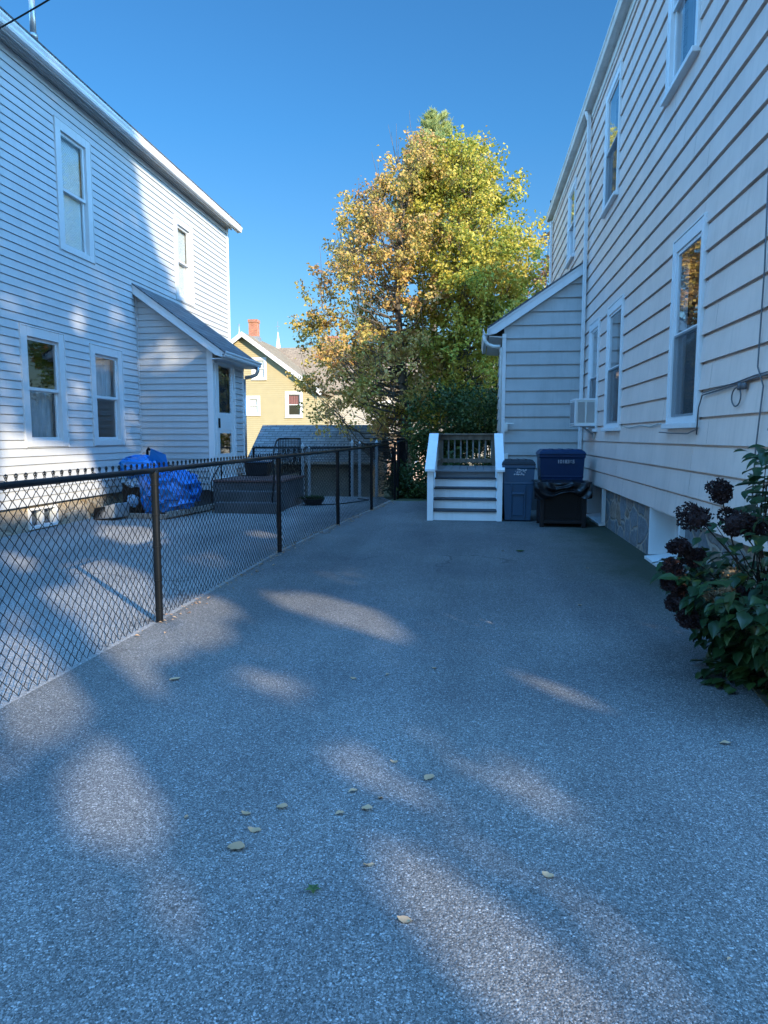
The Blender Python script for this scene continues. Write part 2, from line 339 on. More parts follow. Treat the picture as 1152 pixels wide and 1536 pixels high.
# ------------------------------------------------------------------ ground
def sm(a, b, t):
    t = min(1, max(0, (t - a) / (b - a))); return t * t * (3 - 2 * t)
def gz(x, y): return -.03 - 1.2 * sm(17.2, 24, y)
g = MB()
xs = [-600, -200, -80, -40] + [-30 + 1.5 * k for k in range(41)] + [40, 80, 200, 600]
ys = [-600, -200, -60, -20, 0, 8] + [14 + .8 * k for k in range(20)] + [34, 50, 90, 200, 900]
for y in ys:
    for x in xs: g.v.append((x, y, gz(x, y) + (noise.noise((x*.4, y*.4, 0)) * .05 if y > 17.5 else 0)))
nx = len(xs)
for j in range(len(ys)-1):
    for i in range(nx-1): a = j*nx+i; g.f.append((a, a+1, a+1+nx, a+nx))
g.build('ground', M['lawn'], kind='structure', smooth=True)
def sheet(name, pts, z, m, th=.10):
    b = MB(); b.prism([(x, y, z - th) for x, y in pts], (0, 0, th)); return b.build(name, m, kind='structure')
fence_line = [(-2.62, -12), (-2.55, 3.3), (-2.49, 5.23), (-2.46, 8.66), (-2.25, 11.52), (-2.03, 13.95), (-1.85, 16.02)]
sheet('driveway', [(2.42, -12), (2.42, 16.02)] + fence_line[::-1], 0, M['asphalt'])
sheet('neighbour_driveway', [(-7.2, -12)] + [(x - .012, y) for x, y in fence_line] + [(-2.2, 17.1), (-7.2, 17.1)], -.006, M['asphalt2'], .08)
b = MB(); b.prism([(-30, -16, -.02), (40, -16, -.02), (40, -12.01, -.02), (-30, -12.01, -.02)], (0, 0, .015))
b.build('pavement', M['asphalt2'], kind='structure')
b = MB(); b.prism([(-60, -26, -.05), (60, -26, -.05), (60, -16.05, -.05), (-60, -16.05, -.05)], (0, 0, .03))
b.build('road', M['asphalt'], kind='structure')
b = MB(); b.prism([(1.45, 2.2, -.02), (2.42, 2.2, -.02), (2.42, 5.2, -.02), (1.75, 5.2, -.02)], (0, 0, .03))
b.build('soil_bed', M['soil'], kind='structure')

# ------------------------------------------------------------------ wall machinery
FR = lambda u, n, z: (2.14 - n, u, z)          # right house, facing the driveway
FL = lambda u, n, z: (-6.85 + n, u, z)         # left house, facing the driveway
def FY(c): return lambda u, n, z: (u, c - n, z)       # facing the street side
def FYb(c): return lambda u, n, z: (u, c + n, z)
def FX(c): return lambda u, n, z: (c + n, u, z)
def FXm(c): return lambda u, n, z: (c - n, u, z)
def siding(mb, fr, z0, z1, ex, lo, hi, openings=(), d=.014, joints=0, seed=1):
    if not callable(lo): a0 = lo; lo = lambda z: a0
    if not callable(hi): a1 = hi; hi = lambda z: a1
    rnd = random.Random(seed); zb = z0
    while zb < z1 - 1e-4:
        zt = min(zb + ex, z1); cuts = sorted({zb, zt} | {z for o in openings for z in (o[2], o[3]) if zb + 1e-4 < z < zt - 1e-4})
        js = []
        if joints:
            u = lo(zb) + rnd.uniform(.4, 1) * joints
            while u < hi(zb): js.append(u); u += joints * rnd.uniform(.8, 1.1)
        for za, zc in zip(cuts, cuts[1:]):
            zm = (za + zc) / 2; act = sorted((o[0], o[1]) for o in openings if o[2] < zm < o[3])
            segs = []; cur = ('lo', None)
            edges = [('f', lo)]
            for a, b_ in act: edges += [('c', a), ('c', b_)]
            edges.append(('f', hi))
            for k in range(0, len(edges), 2):
                A, B = edges[k], edges[k+1]
                ev = lambda E_, z: E_[1](z) if E_[0] == 'f' else E_[1]
                L = ev(A, zm); H = ev(B, zm)
                if H - L < .003: continue
                nn = lambda z: .002 + d * (1 - (z - zb) / ex)
                brk = [j for j in js if L + .1 < j < H - .1]
                pts = [None] + brk + [None]
                for q in range(len(pts) - 1):
                    l_ = (lambda z: ev(A, z)) if pts[q] is None else (lambda z, c=pts[q]: c)
                    h_ = (lambda z: ev(B, z)) if pts[q+1] is None else (lambda z, c=pts[q+1]: c)
                    e0 = .003 if pts[q] is not None else 0
                    e1 = .0015 if pts[q+1] is not None else 0
                    a_, b2, c_, d_ = l_(za)+e0, h_(za)-e1, h_(zc)-e1, l_(zc)+e0
                    if c_ < d_: c_ = d_ = (c_ + d_) / 2
                    gv = ex * .085; zt_ = zb + ex
                    if zc > zt_ - 1e-4 and zt < z1 - 1e-4 and zc - za > gv * 1.2:      # board face, then the shadow groove under the next board
                        zg = zc - gv; tt = (zg - za) / (zc - za); e_, f_ = b2 + (c_ - b2) * tt, a_ + (d_ - a_) * tt
                        mb.poly([fr(a_, nn(za), za), fr(b2, nn(za), za), fr(e_, .002, zg), fr(f_, .002, zg)])
                        mb.poly([fr(f_, .002, zg), fr(e_, .002, zg), fr(c_, -.020, zg + .001), fr(d_, -.020, zg + .001)])
                        mb.poly([fr(f_, -.020, zg), fr(e_, -.020, zg), fr(c_, -.020, zc + .006), fr(d_, -.020, zc + .006)])
                    else:
                        mb.poly([fr(a_, nn(za), za), fr(b2, nn(za), za), fr(c_, nn(zc), zc), fr(d_, nn(zc), zc)])
                    if abs(za - zb) < 1e-5: mb.poly([fr(a_, nn(za), za), fr(b2, nn(za), za), fr(b2, -.020, za + .005), fr(a_, -.020, za + .005)])
        zb = zt
    return mb
def window(house, fr, u0, u1, z0, z1, cas=.10, sill=True, mat='white', blind=('blind', 1.0, .0), reveal=.06, screen=False, out=.022, glassm='glass', head=0.0, sash=.045, fwd=0.0):
    """u0..z1 is the outside of the casing"""
    f = MB(); iu0, iu1, iz0, iz1 = u0+cas, u1-cas, z0+cas*.7, z1-cas-head
    f.fbox(fr, u0, iu0, -reveal-.04, out, z0, z1); f.fbox(fr, iu1, u1, -reveal-.04, out, z0, z1)
    f.fbox(fr, iu0, iu1, -reveal-.04, out-.001, iz1, z1); f.fbox(fr, iu0, iu1, -reveal-.04, out-.001, z0, iz0)
    # J-channel round the casing
    f.fbox(fr, u0-.018, u0-.001, -.005, out+.008, z0-.018, z1+.018); f.fbox(fr, u1+.001, u1+.018, -.005, out+.008, z0-.018, z1+.018)
    f.fbox(fr, u0-.001, u1+.001, -.005, out+.007, z1+.001, z1+.018)
    zm = (iz0 + iz1) / 2
    o = f.build('window', M[mat], house, bevel=.004)
    for k, (za, zc, n1) in enumerate(((zm-.02, iz1, -.012+fwd), (iz0, zm+.02, -.042+fwd))):
        s = MB(); n0 = n1 - .03; t = sash
        s.fbox(fr, iu0, iu0+t, n0, n1, za, zc); s.fbox(fr, iu1-t, iu1, n0, n1, za, zc)
        s.fbox(fr, iu0+t, iu1-t, n0, n1-.001, zc-t, zc); s.fbox(fr, iu0+t, iu1-t, n0, n1-.001, za, za+t)
        s.build('sash', M[mat], o, bevel=.003)
        p = MB(); nm = (n0+n1)/2; p.poly([fr(iu0+t, nm, za+t), fr(iu1-t, nm, za+t), fr(iu1-t, nm, zc-t), fr(iu0+t, nm, zc-t)])
        p.build('pane', M[glassm], o)
    if screen:
        p = MB(); p.poly([fr(iu0+.01, fwd-.011, iz0+.01), fr(iu1-.01, fwd-.011, iz0+.01), fr(iu1-.01, fwd-.011, zm), fr(iu0+.01, fwd-.011, zm)])
        p.build('insect_screen', M['scr'], o)
    if sill:
        s = MB(); s.fbox(fr, u0-.03, u1+.03, -.02, out+.05, z0-.055, z0-.002); s.build('sill', M[mat], o, bevel=.004)
    if blind:
        kind, top, bot = blind   # fraction from bottom to top that is covered
        bz0 = iz0 + (iz1-iz0)*bot; bz1 = iz0 + (iz1-iz0)*top
        s = MB()
        if kind == 'blind':
            z = bz0
            while z < bz1 - .02:
                s.poly([fr(iu0+.02, -.088, z), fr(iu1-.02, -.088, z), fr(iu1-.02, -.096, z+.0255), fr(iu0+.02, -.096, z+.0255)]); z += .025
        else:
            n_ = 26
            for k in range(n_):
                ua = iu0 + (iu1-iu0)*k/n_; ub = iu0 + (iu1-iu0)*(k+1)/n_
                na = -.15 + .02*math.sin(k*1.7); nb = -.15 + .02*math.sin((k+1)*1.7)
                s.poly([fr(ua, na, bz0), fr(ub, nb, bz0), fr(ub, nb, bz1), fr(ua, na, bz1)])
        s.build('blind' if kind == 'blind' else 'curtain', M['blind' if kind == 'blind' else kind], o, smooth=(kind != 'blind'))
    r = MB()   # dark room behind
    a, b_ = iu0-.35, iu1+.35
    r.poly([fr(a, -1.2, iz0-.3), fr(b_, -1.2, iz0-.3), fr(b_, -1.2, iz1+.3), fr(a, -1.2, iz1+.3)])
    r.build('room', M['dark'], o)
    return o
m_, n_, l_, p_ = new('screen_mesh'); n_.remove(p_)
_t = n_.new('ShaderNodeBsdfTransparent'); _d = n_.new('ShaderNodeBsdfDiffuse'); _d.inputs[0].default_value = (.10, .11, .12, 1)
_x = n_.new('ShaderNodeMixShader'); _x.inputs[0].default_value = .5; l_.new(_t.outputs[0], _x.inputs[1]); l_.new(_d.outputs[0], _x.inputs[2]); l_.new(_x.outputs[0], n_['Material Output'].inputs[0])
M['scr'] = m_
def gutter(fr, u0, u1, n0, n1, zb, zt):
    """K-style gutter profile swept along u"""
    g_ = MB(); pr = [(n0, zt), (n0, zb), (n1-.035, zb), (n1-.02, zb+.03), (n1-.02, zb+.06), (n1, zt-.03), (n1, zt), (n1-.012, zt), (n1-.012, zt-.02), (n1-.03, zb+.06), (n1-.045, zb+.015), (n0+.01, zb+.015), (n0+.01, zt)]
    a = Vector(fr(u0, 0, 0)); d = Vector(fr(u1, 0, 0)) - a
    g_.prism([fr(u0, n, z) for n, z in pr], d); return g_

# ------------------------------------------------------------------ right house
RH = thing('house', 'tall beige clapboard house with fieldstone footing on the right of the driveway', 'house', (2.14, 12, 0))
wr = MB()
Wr = [(7.06, 8.06, 1.62, 3.53, 0), (10.66, 11.78, 1.62, 3.50, 0), (12.60, 13.54, 1.62, 3.50, 0),
      (7.57, 8.68, 5.26, 7.10, 1), (11.40, 12.55, 5.18, 7.05, 1), (16.10, 17.20, 5.43, 7.05, 1)]
NE = 4.82
siding(wr, FR, .64, 7.37, .2555, NE, 20.62, [q[:4] for q in Wr], d=.020, joints=3.6)
siding(wr, FY(NE), .64, 7.37, .2555, 2.16, 11, d=.02)
siding(wr, FYb(20.62), .64, 7.37, .2555, 2.16, 11, d=.02)
siding(wr, FX(11), .64, 7.37, .2555, NE, 20.62, d=.02)
wr.build('wall', M['alum'], RH)
for a in (NE-.03, 20.56): t = MB(); t.fbox(FR, a, a+.10, -.03, .026, .60, 7.37); t.build('corner_board', M['alum'], RH, bevel=.004)
fz = MB(); fz.fbox(FR, NE-.03, 20.66, -.02, .035, 7.37, 7.50); fz.fbox(FR, NE-.3, 20.9, -.02, .075, 7.50, 7.56)
fz.fbox(FR, NE-.3, 20.9, .0751, .09, 7.50, 7.62)
fz.build('eaves', M['soffit'], RH, bevel=.004)
gutter(FR, NE-.3, 20.9, .0905, .20, 7.50, 7.61).build('gutter', M['soffit'], RH)
rf = MB(); zr = lambda x: 7.63 + (x - 2.0) * .27
rf.prism([(1.97, NE-.3, 7.63), (6.57, NE-.3, zr(6.57)), (11.2, NE-.3, 7.63), (11.2, NE-.3, 7.57), (6.57, NE-.3, zr(6.57)-.08), (1.97, NE-.3, 7.57)], (0, 20.9-NE+.3, 0))
rf.build('roof', M['shingle_y'], RH)
for y in (NE, 20.62): ga = MB(); ga.poly([(2.16, y, 7.37), (11, y, 7.37), (11, y, 7.6), (6.57, y, zr(6.57)-.1), (2.16, y, 7.6)]); ga.build('gable', M['alum'], RH)
# footing
fo = MB(); fd = .035
bws = [(7.50, 8.74, .03, .635), (11.88, 13.36, .03, .635)]
ys_ = [NE] + [v for q in bws for v in q[:2]] + [20.6]
for k in range(0, len(ys_), 2): fo.fbox(FR, ys_[k], ys_[k+1], -.45, -.05, -.1, .635)
fo.fbox(FR, NE, 20.6, -8.8, -.46, -.1, .02)
for q in bws: fo.fbox(FR, q[0], q[1], -.45, -.06, -.1, q[2])
fo.box(2.6, 10.95, NE, NE+.3, -.1, .635); fo.box(2.6, 10.95, 20.3, 20.6, -.1, .635); fo.box(10.6, 10.95, NE+.3, 20.3, -.1, .635)
# small crumbs of irregular stone face
fob = fo.build('footing', M['stone_r'], RH)
for q in bws:
    a, b_, z0, z1 = q; wn = MB()
    wn.fbox(FR, b_-.035, b_, -.34, .012, z0+.03, z1); wn.fbox(FR, a, a+.035, -.34, .012, z0+.03, z1)
    wn.fbox(FR, a+.035, b_-.035, -.34, -.02, z1-.03, z1); wn.hexa([FR(a-.01, .05, -.0), FR(b_+.01, .05, -.0), FR(b_+.01, -.34, .05), FR(a-.01, -.34, .05), FR(a-.01, .05, .035), FR(b_+.01, .05, .035), FR(b_+.01, -.34, .10), FR(a-.01, -.34, .10)])
    wo = wn.build('basement_window', M['white'], RH, bevel=.004)
    s = MB(); s.fbox(FR, a+.035, a+.08, -.33, -.29, .11, z1-.03); s.fbox(FR, b_-.08, b_-.035, -.33, -.29, .11, z1-.03); s.fbox(FR, a+.08, b_-.08, -.33, -.291, .11, .16); s.fbox(FR, a+.08, b_-.08, -.33, -.291, z1-.08, z1-.03)
    mid = (a+b_)/2; s.fbox(FR, mid-.025, mid+.025, -.33, -.285, .16, z1-.08)
    s.build('sash', M['white'], wo, bevel=.003)
    p = MB(); p.poly([FR(a+.08, -.31, .16), FR(b_-.08, -.31, .16), FR(b_-.08, -.31, z1-.08), FR(a+.08, -.31, z1-.08)]); p.build('pane', M['glass'], wo)
    p = MB(); p.poly([FR(a, -.44, .05), FR(b_, -.44, .05), FR(b_, -.44, z1), FR(a, -.44, z1)]); p.build('backing', M['dark'], wo)
for k, q in enumerate(Wr):
    up = q[4]
    window(RH, FR, q[0], q[1], q[2], q[3], cas=.085, blind=[None, None, ('blind', 1, .5), ('screen', 1, 0), None, ('blind', 1, .6)][k],
           screen=(k in (0, 1, 2, 4)), reveal=.07, out=.035, head=.03, fwd=.030, sash=.036)
# downspouts
def spout(pts, parent, m, wd=.075, dp=.055, name='downspout'):
    b = MB(); b.tube(pts, wd/2*1.15, 4); return b.build(name, M[m], parent, bevel=.008)
def rectspout(parent, x, y, z0, z1, m='white', name='downspout', hx=.03, hy=.042):
    b = MB(); b.box(x-hx, x+hx, y-hy, y+hy, z0, z1)
    for z in (z0 + (z1-z0)*.35, z0 + (z1-z0)*.7): b.box(x-hx-.004, x+hx+.01, y-hy-.004, y+hy+.004, z, z+.035)
    for dx in (-.018, 0, .018): b.box(x+dx-.004, x+dx+.004, y-hy-.003, y-hy+.001, z0, z1)
    return b.build(name, M[m], parent, bevel=.004)
SP = 14.10
rectspout(RH, 2.065, SP, .12, 7.40)
b = MB(); b.hexa([(1.97, SP-.04, 7.52), (2.03, SP-.04, 7.52), (2.03, SP+.04, 7.52), (1.97, SP+.04, 7.52), (1.97, SP-.04, 7.56), (2.03, SP-.04, 7.56), (2.03, SP+.04, 7.56), (1.97, SP+.04, 7.56)])
b.tube([(2.0, SP, 7.52), (2.065, SP, 7.36)], .045, 6); b.build('downspout_elbow', M['white'], RH)
rectspout(RH, 2.065, 20.5, .1, 7.40)
b = MB(); b.tube([(2.12, 20.95, 7.2), (2.12, 20.95, 8.05)], .045, 10); b.tube([(2.12, 20.95, 8.05), (2.12, 20.95, 8.10)], .06, 10); b.build('vent_pipe', M['black'], RH, smooth=True)
# cables clipped to the siding
b = MB()
b.tube([FR(10.38, .03, 1.63), FR(9.9, .032, 1.60), FR(9.3, .03, 1.625), FR(8.8, .03, 1.60), FR(8.4, .03, 1.63), FR(8.14, .03, 1.60)], .008, 5)
b.build('cable', M['cablelight'], RH, smooth=True)
b = MB(); pt = [FR(7.02, .03, 1.50), FR(6.98, .035, 1.75), FR(6.9, .03, 1.865), FR(6.4, .03, 1.885), FR(6.05, .03, 1.90), FR(5.7, .028, 1.925), FR(5.45, .03, 1.93)]
b.tube(pt, .007, 5); b.tube([Vector(p)+Vector((0,0,.018)) for p in pt[2:]], .005, 5)
b.tube([FR(8.1, .10, 1.53), FR(7.6, .10, 1.515), FR(7.1, .09, 1.51), FR(7.02, .03, 1.55)], .006, 5)
lp = [FR(6.03 + .10*math.cos(a), .035, 1.80 + .075*math.sin(a)) for a in [math.pi/2 + 2*math.pi*k/14 for k in range(15)]]
b.tube(lp, .006, 5); b.fbox(FR, 5.95, 5.99, .025, .045, 1.85, 1.91); b.fbox(FR, 5.84, 5.9, .025, .05, 1.85, 1.90)
b.tube([FR(5.62, .04, 3.6), FR(5.60, .035, 2.7), FR(5.61, .04, 2.0), FR(5.50, .035, 1.85), FR(5.56, .04, 1.4), FR(5.60, .035, .7)], .006, 6)
b.build('wall_wiring', M['cable'], RH, smooth=True)

# rear wing (side entry) of the right house
WY = 14.3
wg = MB(); top = lambda x: 3.50 + (x - .58) * .68
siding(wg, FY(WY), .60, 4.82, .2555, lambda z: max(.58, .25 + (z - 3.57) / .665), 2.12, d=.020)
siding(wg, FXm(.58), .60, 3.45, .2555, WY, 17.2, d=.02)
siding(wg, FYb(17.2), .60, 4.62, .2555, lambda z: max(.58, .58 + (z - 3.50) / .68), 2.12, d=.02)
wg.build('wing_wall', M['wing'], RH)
b = MB(); b.box(.545, .62, WY-.028, WY+.05, .56, 3.5); b.build('corner_board', M['white'], RH, bevel=.004)
b = MB(); b.box(.62, 2.1, WY+.04, WY+.12, -.05, .60); b.box(.62, .70, WY+.12, 17.1, -.05, .60); b.build('wing_footing', M['concrete'], RH)
rx0, rx1 = .25, 2.12; rt = lambda x: 3.63 + (x - .25) * .665
b = MB(); b.prism([(rx0, WY-.09, rt(rx0)), (rx1, WY-.09, rt(rx1)), (rx1, WY-.09, rt(rx1)-.035), (rx0, WY-.09, rt(rx0)-.035)], (0, 3.3, 0)); b.build('wing_roof', M['shingle_y'], RH)
b = MB(); b.prism([(rx0+.01, WY-.075, rt(rx0)-.04), (rx1, WY-.075, rt(rx1)-.04), (rx1, WY-.075, rt(rx1)-.24), (rx0+.17, WY-.075, rt(rx0+.17)-.24), (rx0+.01, WY-.075, rt(rx0)-.16)], (0, .03, 0))
b.prism([(rx0, WY-.083, rt(rx0)-.037), (rx1, WY-.083, rt(rx1)-.037), (rx1, WY-.083, rt(rx1)-.085), (rx0, WY-.083, rt(rx0)-.085)], (0, .007, 0))
b.prism([(rx0+.03, WY-.044, rt(rx0)-.16), (.58, WY-.044, rt(rx0)-.19), (.58, WY-.044, rt(rx0)-.21), (rx0+.03, WY-.044, rt(rx0)-.18)], (0, 3.2, 0))
b.build('rake_board', M['white'], RH, bevel=.004)
gb = gutter(lambda u, n, z: (.26 - n, u, z), WY-.19, WY+3.1, 0, .10, 3.47, 3.59); gb.build('wing_gutter', M['white'], RH)
b = MB(); b.tube([(.20, WY-.08, 3.48), (.20, WY-.08, 3.38), (.25, WY-.08, 3.30), (.36, WY-.08, 3.25), (.50, WY-.08, 3.24)], .038, 8); b.tube([(.51, WY-.03, 3.24), (.525, WY-.01, 3.1), (.525, WY-.01, .5)], .032, 6)
b.build('wing_downspout', M['acplastic'], RH, smooth=True)
b = MB(); b.tube([(.66, WY-.03, 1.74), (.66, WY-.09, 1.74), (.78, WY-.09, 1.74)], .012, 6); b.box(.645, .675, WY-.12, WY-.06, 1.62, 1.72); b.box(.75, .80, WY-.11, WY-.06, 1.73, 1.755)
b.box(.62, .68, WY-.045, WY-.022, 1.58, 1.76)
b.build('garden_tap', M['acplastic'], RH)
b = MB(); b.box(.62, .70, WY-.05, WY-.02, 1.0, 1.14); b.build('outlet_box', M['acplastic'], RH, bevel=.006)

# air conditioner in the far ground-floor window
AC = thing('air_conditioner', 'white window air conditioner sticking out of the ground-floor window nearest the downspout', 'air conditioner', (1.95, 12.95, 1.66))
x0, x1, y0, y1, z0, z1 = 1.76, 2.16, 12.66, 13.30, 1.67, 2.14
b = MB(); b.box(x0, x1, y0, y1, z0, z1); b.build('case', M['acplastic'], AC, bevel=.012)
b = MB()
for (a, c) in ((x0+.045, (x0+x1)/2-.03), ((x0+x1)/2-.005, x1-.07)):
    z = z0 + .06
    while z < z1 - .06:
        b.hexa([(a, y0-.004, z), (c, y0-.004, z), (c, y0+.001, z+.006), (a, y0+.001, z+.006), (a, y0-.007, z+.004), (c, y0-.007, z+.004), (c, y0+.001, z+.010), (a, y0+.001, z+.010)]); z += .018
b.build('side_louvre', M['acfin'], AC)
b = MB()
for a in [y0 + .05 + .018*k for k in range(30)]: b.box(x0-.004, x0+.001, a, a+.006, z0+.05, z1-.05)
b.build('coil_grille', M['acfin'], AC)
b = MB(); b.box(x0-.006, x1, y0-.008, y1+.004, z1-.03, z1+.004); b.box(x0-.008, x0+.025, y0-.010, y0+.02, z0-.004, z1+.002); b.box(x0, x1, y0-.009, y1, z0-.006, z0+.03); b.build('trim', M['white'], AC, bevel=.004)
b = MB(); b.tube([(1.90, 12.75, 1.66), (2.11, 12.75, 1.50)], .016, 6); b.tube([(1.86, 12.75, 1.655), (2.12, 12.75, 1.655)], .014, 6); b.box(2.09, 2.12, 12.70, 12.80, 1.44, 1.56); b.build('bracket', M['galv'], AC)

# ------------------------------------------------------------------ left house
LH = thing('house', 'pale vinyl-sided house with a lean-to side entry behind the chain-link fence on the left', 'house', (-6.85, 11, 0))
wl = MB(); EX = .1275
Wl = [(10.02, 11.15, 1.32, 3.17), (11.98, 13.10, 1.32, 3.13), (11.20, 12.25, 4.58, 6.66), (15.80, 16.80, 4.64, 6.50)]
siding(wl, FL, .41, 7.20, EX, 2.5, 19.36, Wl, d=.013)
siding(wl, FY(2.5), .41, 7.20, EX, -14, -6.86, d=.013)
siding(wl, FYb(19.36), .41, 7.20, EX, -14, -6.86, d=.013)
siding(wl, FXm(-14), .41, 7.20, EX, 2.5, 19.36, d=.013)
wl.build('wall', M['vinyl'], LH)
b = MB(); b.fbox(FL, 19.28, 19.40, -.03, .022, .38, 7.20); b.build('corner_board', M['trim'], LH, bevel=.004)
b = MB(); b.fbox(FL, 2.4, 19.42, -.02, .03, 7.20, 7.30); b.fbox(FL, 2.2, 19.6, -.02, .235, 7.301, 7.33); b.fbox(FL, 2.2, 19.6, .225, .25, 7.14, 7.30); b.fbox(FL, 2.2, 19.6, .0305, .06, 7.23, 7.30)
b.build('eaves', M['trim'], LH, bevel=.004)
gutter(FL, 2.2, 19.62, .251, .36, 7.16, 7.29).build('gutter', M['trim'], LH)
b = MB(); lz = lambda x: 7.34 + (-6.58 - x) * .42
b.prism([(-6.56, 2.2, 7.335), (-10.4, 2.2, lz(-10.4)), (-14.2, 2.2, 7.335), (-14.2, 2.2, 7.36), (-10.4, 2.2, lz(-10.4)+.06), (-6.54, 2.2, 7.375)], (0, 17.45, 0)); b.build('roof', M['shingle_y'], LH)
for y in (2.5, 19.36):
    b = MB(); b.poly([(-14, y, 7.2), (-6.86, y, 7.2), (-6.86, y, 7.33), (-10.4, y, lz(-10.4)-.02), (-14, y, 7.33)]); b.build('gable', M['vinyl'], LH)
b = MB(); b.tube([(-7.6, 11.95, 7.6), (-7.6, 11.95, 8.28)], .055, 10); b.tube([(-7.6, 11.95, 8.28), (-7.6, 11.95, 8.36)], .075, 10); b.tube([(-7.6, 11.95, 8.36), (-7.6, 11.95, 9.0)], .052, 10); b.build('vent_pipe', M['galv'], LH, smooth=True)
fo = MB()
for a, c in ((2.5, 10.08), (10.84, 19.3)): fo.fbox(FL, a, c, -.5, -.06, -.15, .41)
fo.fbox(FL, 10.08, 10.84, -.5, -.07, -.15, .02); fo.fbox(FL, 10.08, 10.84, -.5, -.07, .36, .41)
fo.box(-13.9, -7.3, 2.5, 2.9, -.1, .41); fo.box(-13.9, -7.3, 18.9, 19.3, -.1, .41); fo.box(-13.9, -13.5, 2.9, 18.9, -.1, .41)
fo.build('footing', M['stone_l'], LH)
f = MB(); f.fbox(FL, 10.08, 10.13, -.16, -.03, .02, .36); f.fbox(FL, 10.79, 10.84, -.16, -.03, .02, .36); f.fbox(FL, 10.13, 10.79, -.16, -.031, .02, .06); f.fbox(FL, 10.13, 10.79, -.16, -.031, .32, .36); f.fbox(FL, 10.44, 10.47, -.15, -.04, .06, .32)
wo = f.build('basement_window', M['white'], LH)
p = MB(); p.poly([FL(10.13, -.10, .06), FL(10.79, -.10, .06), FL(10.79, -.10, .32), FL(10.13, -.10, .32)]); p.build('pane', M['glass'], wo)
p = MB(); p.poly([FL(10.13, -.15, .06), FL(10.79, -.15, .06), FL(10.79, -.15, .32), FL(10.13, -.15, .32)]); p.build('backing', M['screen'], wo)
bl = [('curtain', .5, 0), ('curtain', 1, .5), ('blind', 1, .0), ('blind', 1, .0)]
for q, k in zip(Wl, bl): window(LH, FL, *q, cas=.145, mat='casing', blind=k, sill=False, reveal=.05, out=.03, sash=.05)
# lean-to entry
PY = 13.81
b = MB()
siding(b, FY(PY), .39, 4.35, EX, -6.84, lambda z: min(-5.26, -6.84 + (4.42 - z) / .72), d=.013)
b.build('entry_wall', M['vinyl'], LH); b = MB()
siding(b, FX(-5.26), .39, 3.2, EX, PY, 15.70, [(13.90, 15.10, .39, 3.2)], d=.013)
siding(b, FYb(15.70), .39, 4.35, EX, -6.84, lambda z: min(-5.26, -6.84 + (4.42 - z) / .72), d=.013)
b.build('entry_wall', M['vinyl'], LH)
b = MB(); b.box(-5.37, -5.245, PY-.022, PY+.08, .36, 3.28); b.build('corner_board', M['white'], LH, bevel=.004)
b = MB(); b.box(-5.35, -5.245, 15.62, 15.725, .36, 3.2); b.build('corner_board', M['white'], LH, bevel=.004)
b = MB(); b.box(-6.85, -6.815, PY-.03, PY-.001, .39, 4.35); b.build('inner_corner', M['vinyl'], LH)
b = MB(); b.box(-6.8, -5.34, PY+.08, PY+.3, -.1, .39); b.box(-5.5, -5.32, PY+.3, 15.6, -.1, .39); b.build('entry_footing', M['concrete'], LH)
pr = lambda x: 3.20 + (-4.98 - x) * .725
b = MB(); b.prism([(-6.84, PY-.16, pr(-6.84)), (-4.93, PY-.16, pr(-4.93)), (-4.93, PY-.16, pr(-4.93)-.03), (-6.84, PY-.16, pr(-6.84)-.03)], (0, 2.25, 0)); b.build('entry_roof', M['shingle_y'], LH)
b = MB(); b.prism([(-6.84, PY-.145, pr(-6.84)-.035), (-4.99, PY-.145, pr(-4.99)-.035), (-4.99, PY-.145, pr(-4.99)-.15), (-5.14, PY-.145, pr(-5.14)-.21), (-6.84, PY-.145, pr(-6.84)-.21)], (0, .03, 0))
b.prism([(-6.84, PY-.152, pr(-6.84)-.032), (-4.96, PY-.152, pr(-4.96)-.032), (-4.96, PY-.152, pr(-4.96)-.075), (-6.84, PY-.152, pr(-6.84)-.075)], (0, .006, 0))
b.box(-5.25, -5.0, PY-.11, 15.9, 3.03, 3.05); b.box(-5.02, -5.0, PY-.11, 15.9, 3.0501, 3.18); b.box(-5.245, -5.23, PY, 15.7, 2.97, 3.03)
b.build('rake_board', M['white'], LH, bevel=.003)
gutter(FX(-5.0), PY-.17, 16.02, 0, .10, 3.07, 3.18).build('entry_gutter', M['white'], LH)
b = MB(); b.tube([(-4.95, 15.85, 3.08), (-4.95, 15.85, 2.98), (-4.99, 15.84, 2.90), (-5.10, 15.82, 2.85), (-5.24, 15.80, 2.83)], .042, 8); b.tube([(-5.26, 15.80, 2.80), (-5.26, 15.80, .3)], .035, 6); b.build('entry_downspout', M['galv'], LH, smooth=True)
# storm door
F5 = FX(-5.26)
d = MB()
d.fbox(F5, 13.90, 13.99, -.04, .03, .62, 3.14); d.fbox(F5, 15.01, 15.10, -.04, .03, .62, 3.14); d.fbox(F5, 13.99, 15.01, -.04, .029, 3.05, 3.14)
d.fbox(F5, 13.90, 15.10, -.04, .01, 3.141, 3.2); d.fbox(F5, 13.90, 15.10, -.05, .05, .56, .62)
D = d.build('door_frame', M['white'], LH, bevel=.004)
d = MB(); n0, n1 = -.03, .012
d.fbox(F5, 13.99, 14.12, n0, n1, .62, 3.05); d.fbox(F5, 14.85, 15.01, n0, n1, .62, 3.05); d.fbox(F5, 14.12, 14.85, n0, n1-.001, 2.97, 3.05)
d.fbox(F5, 14.12, 14.85, n0, n1-.001, 1.55, 1.96); d.fbox(F5, 14.12, 14.85, n0, n1-.001, .62, 1.12)
d.fbox(F5, 14.16, 14.81, n1, n1+.006, 1.62, 1.89)
dd = d.build('door', M['white'], LH, bevel=.004)
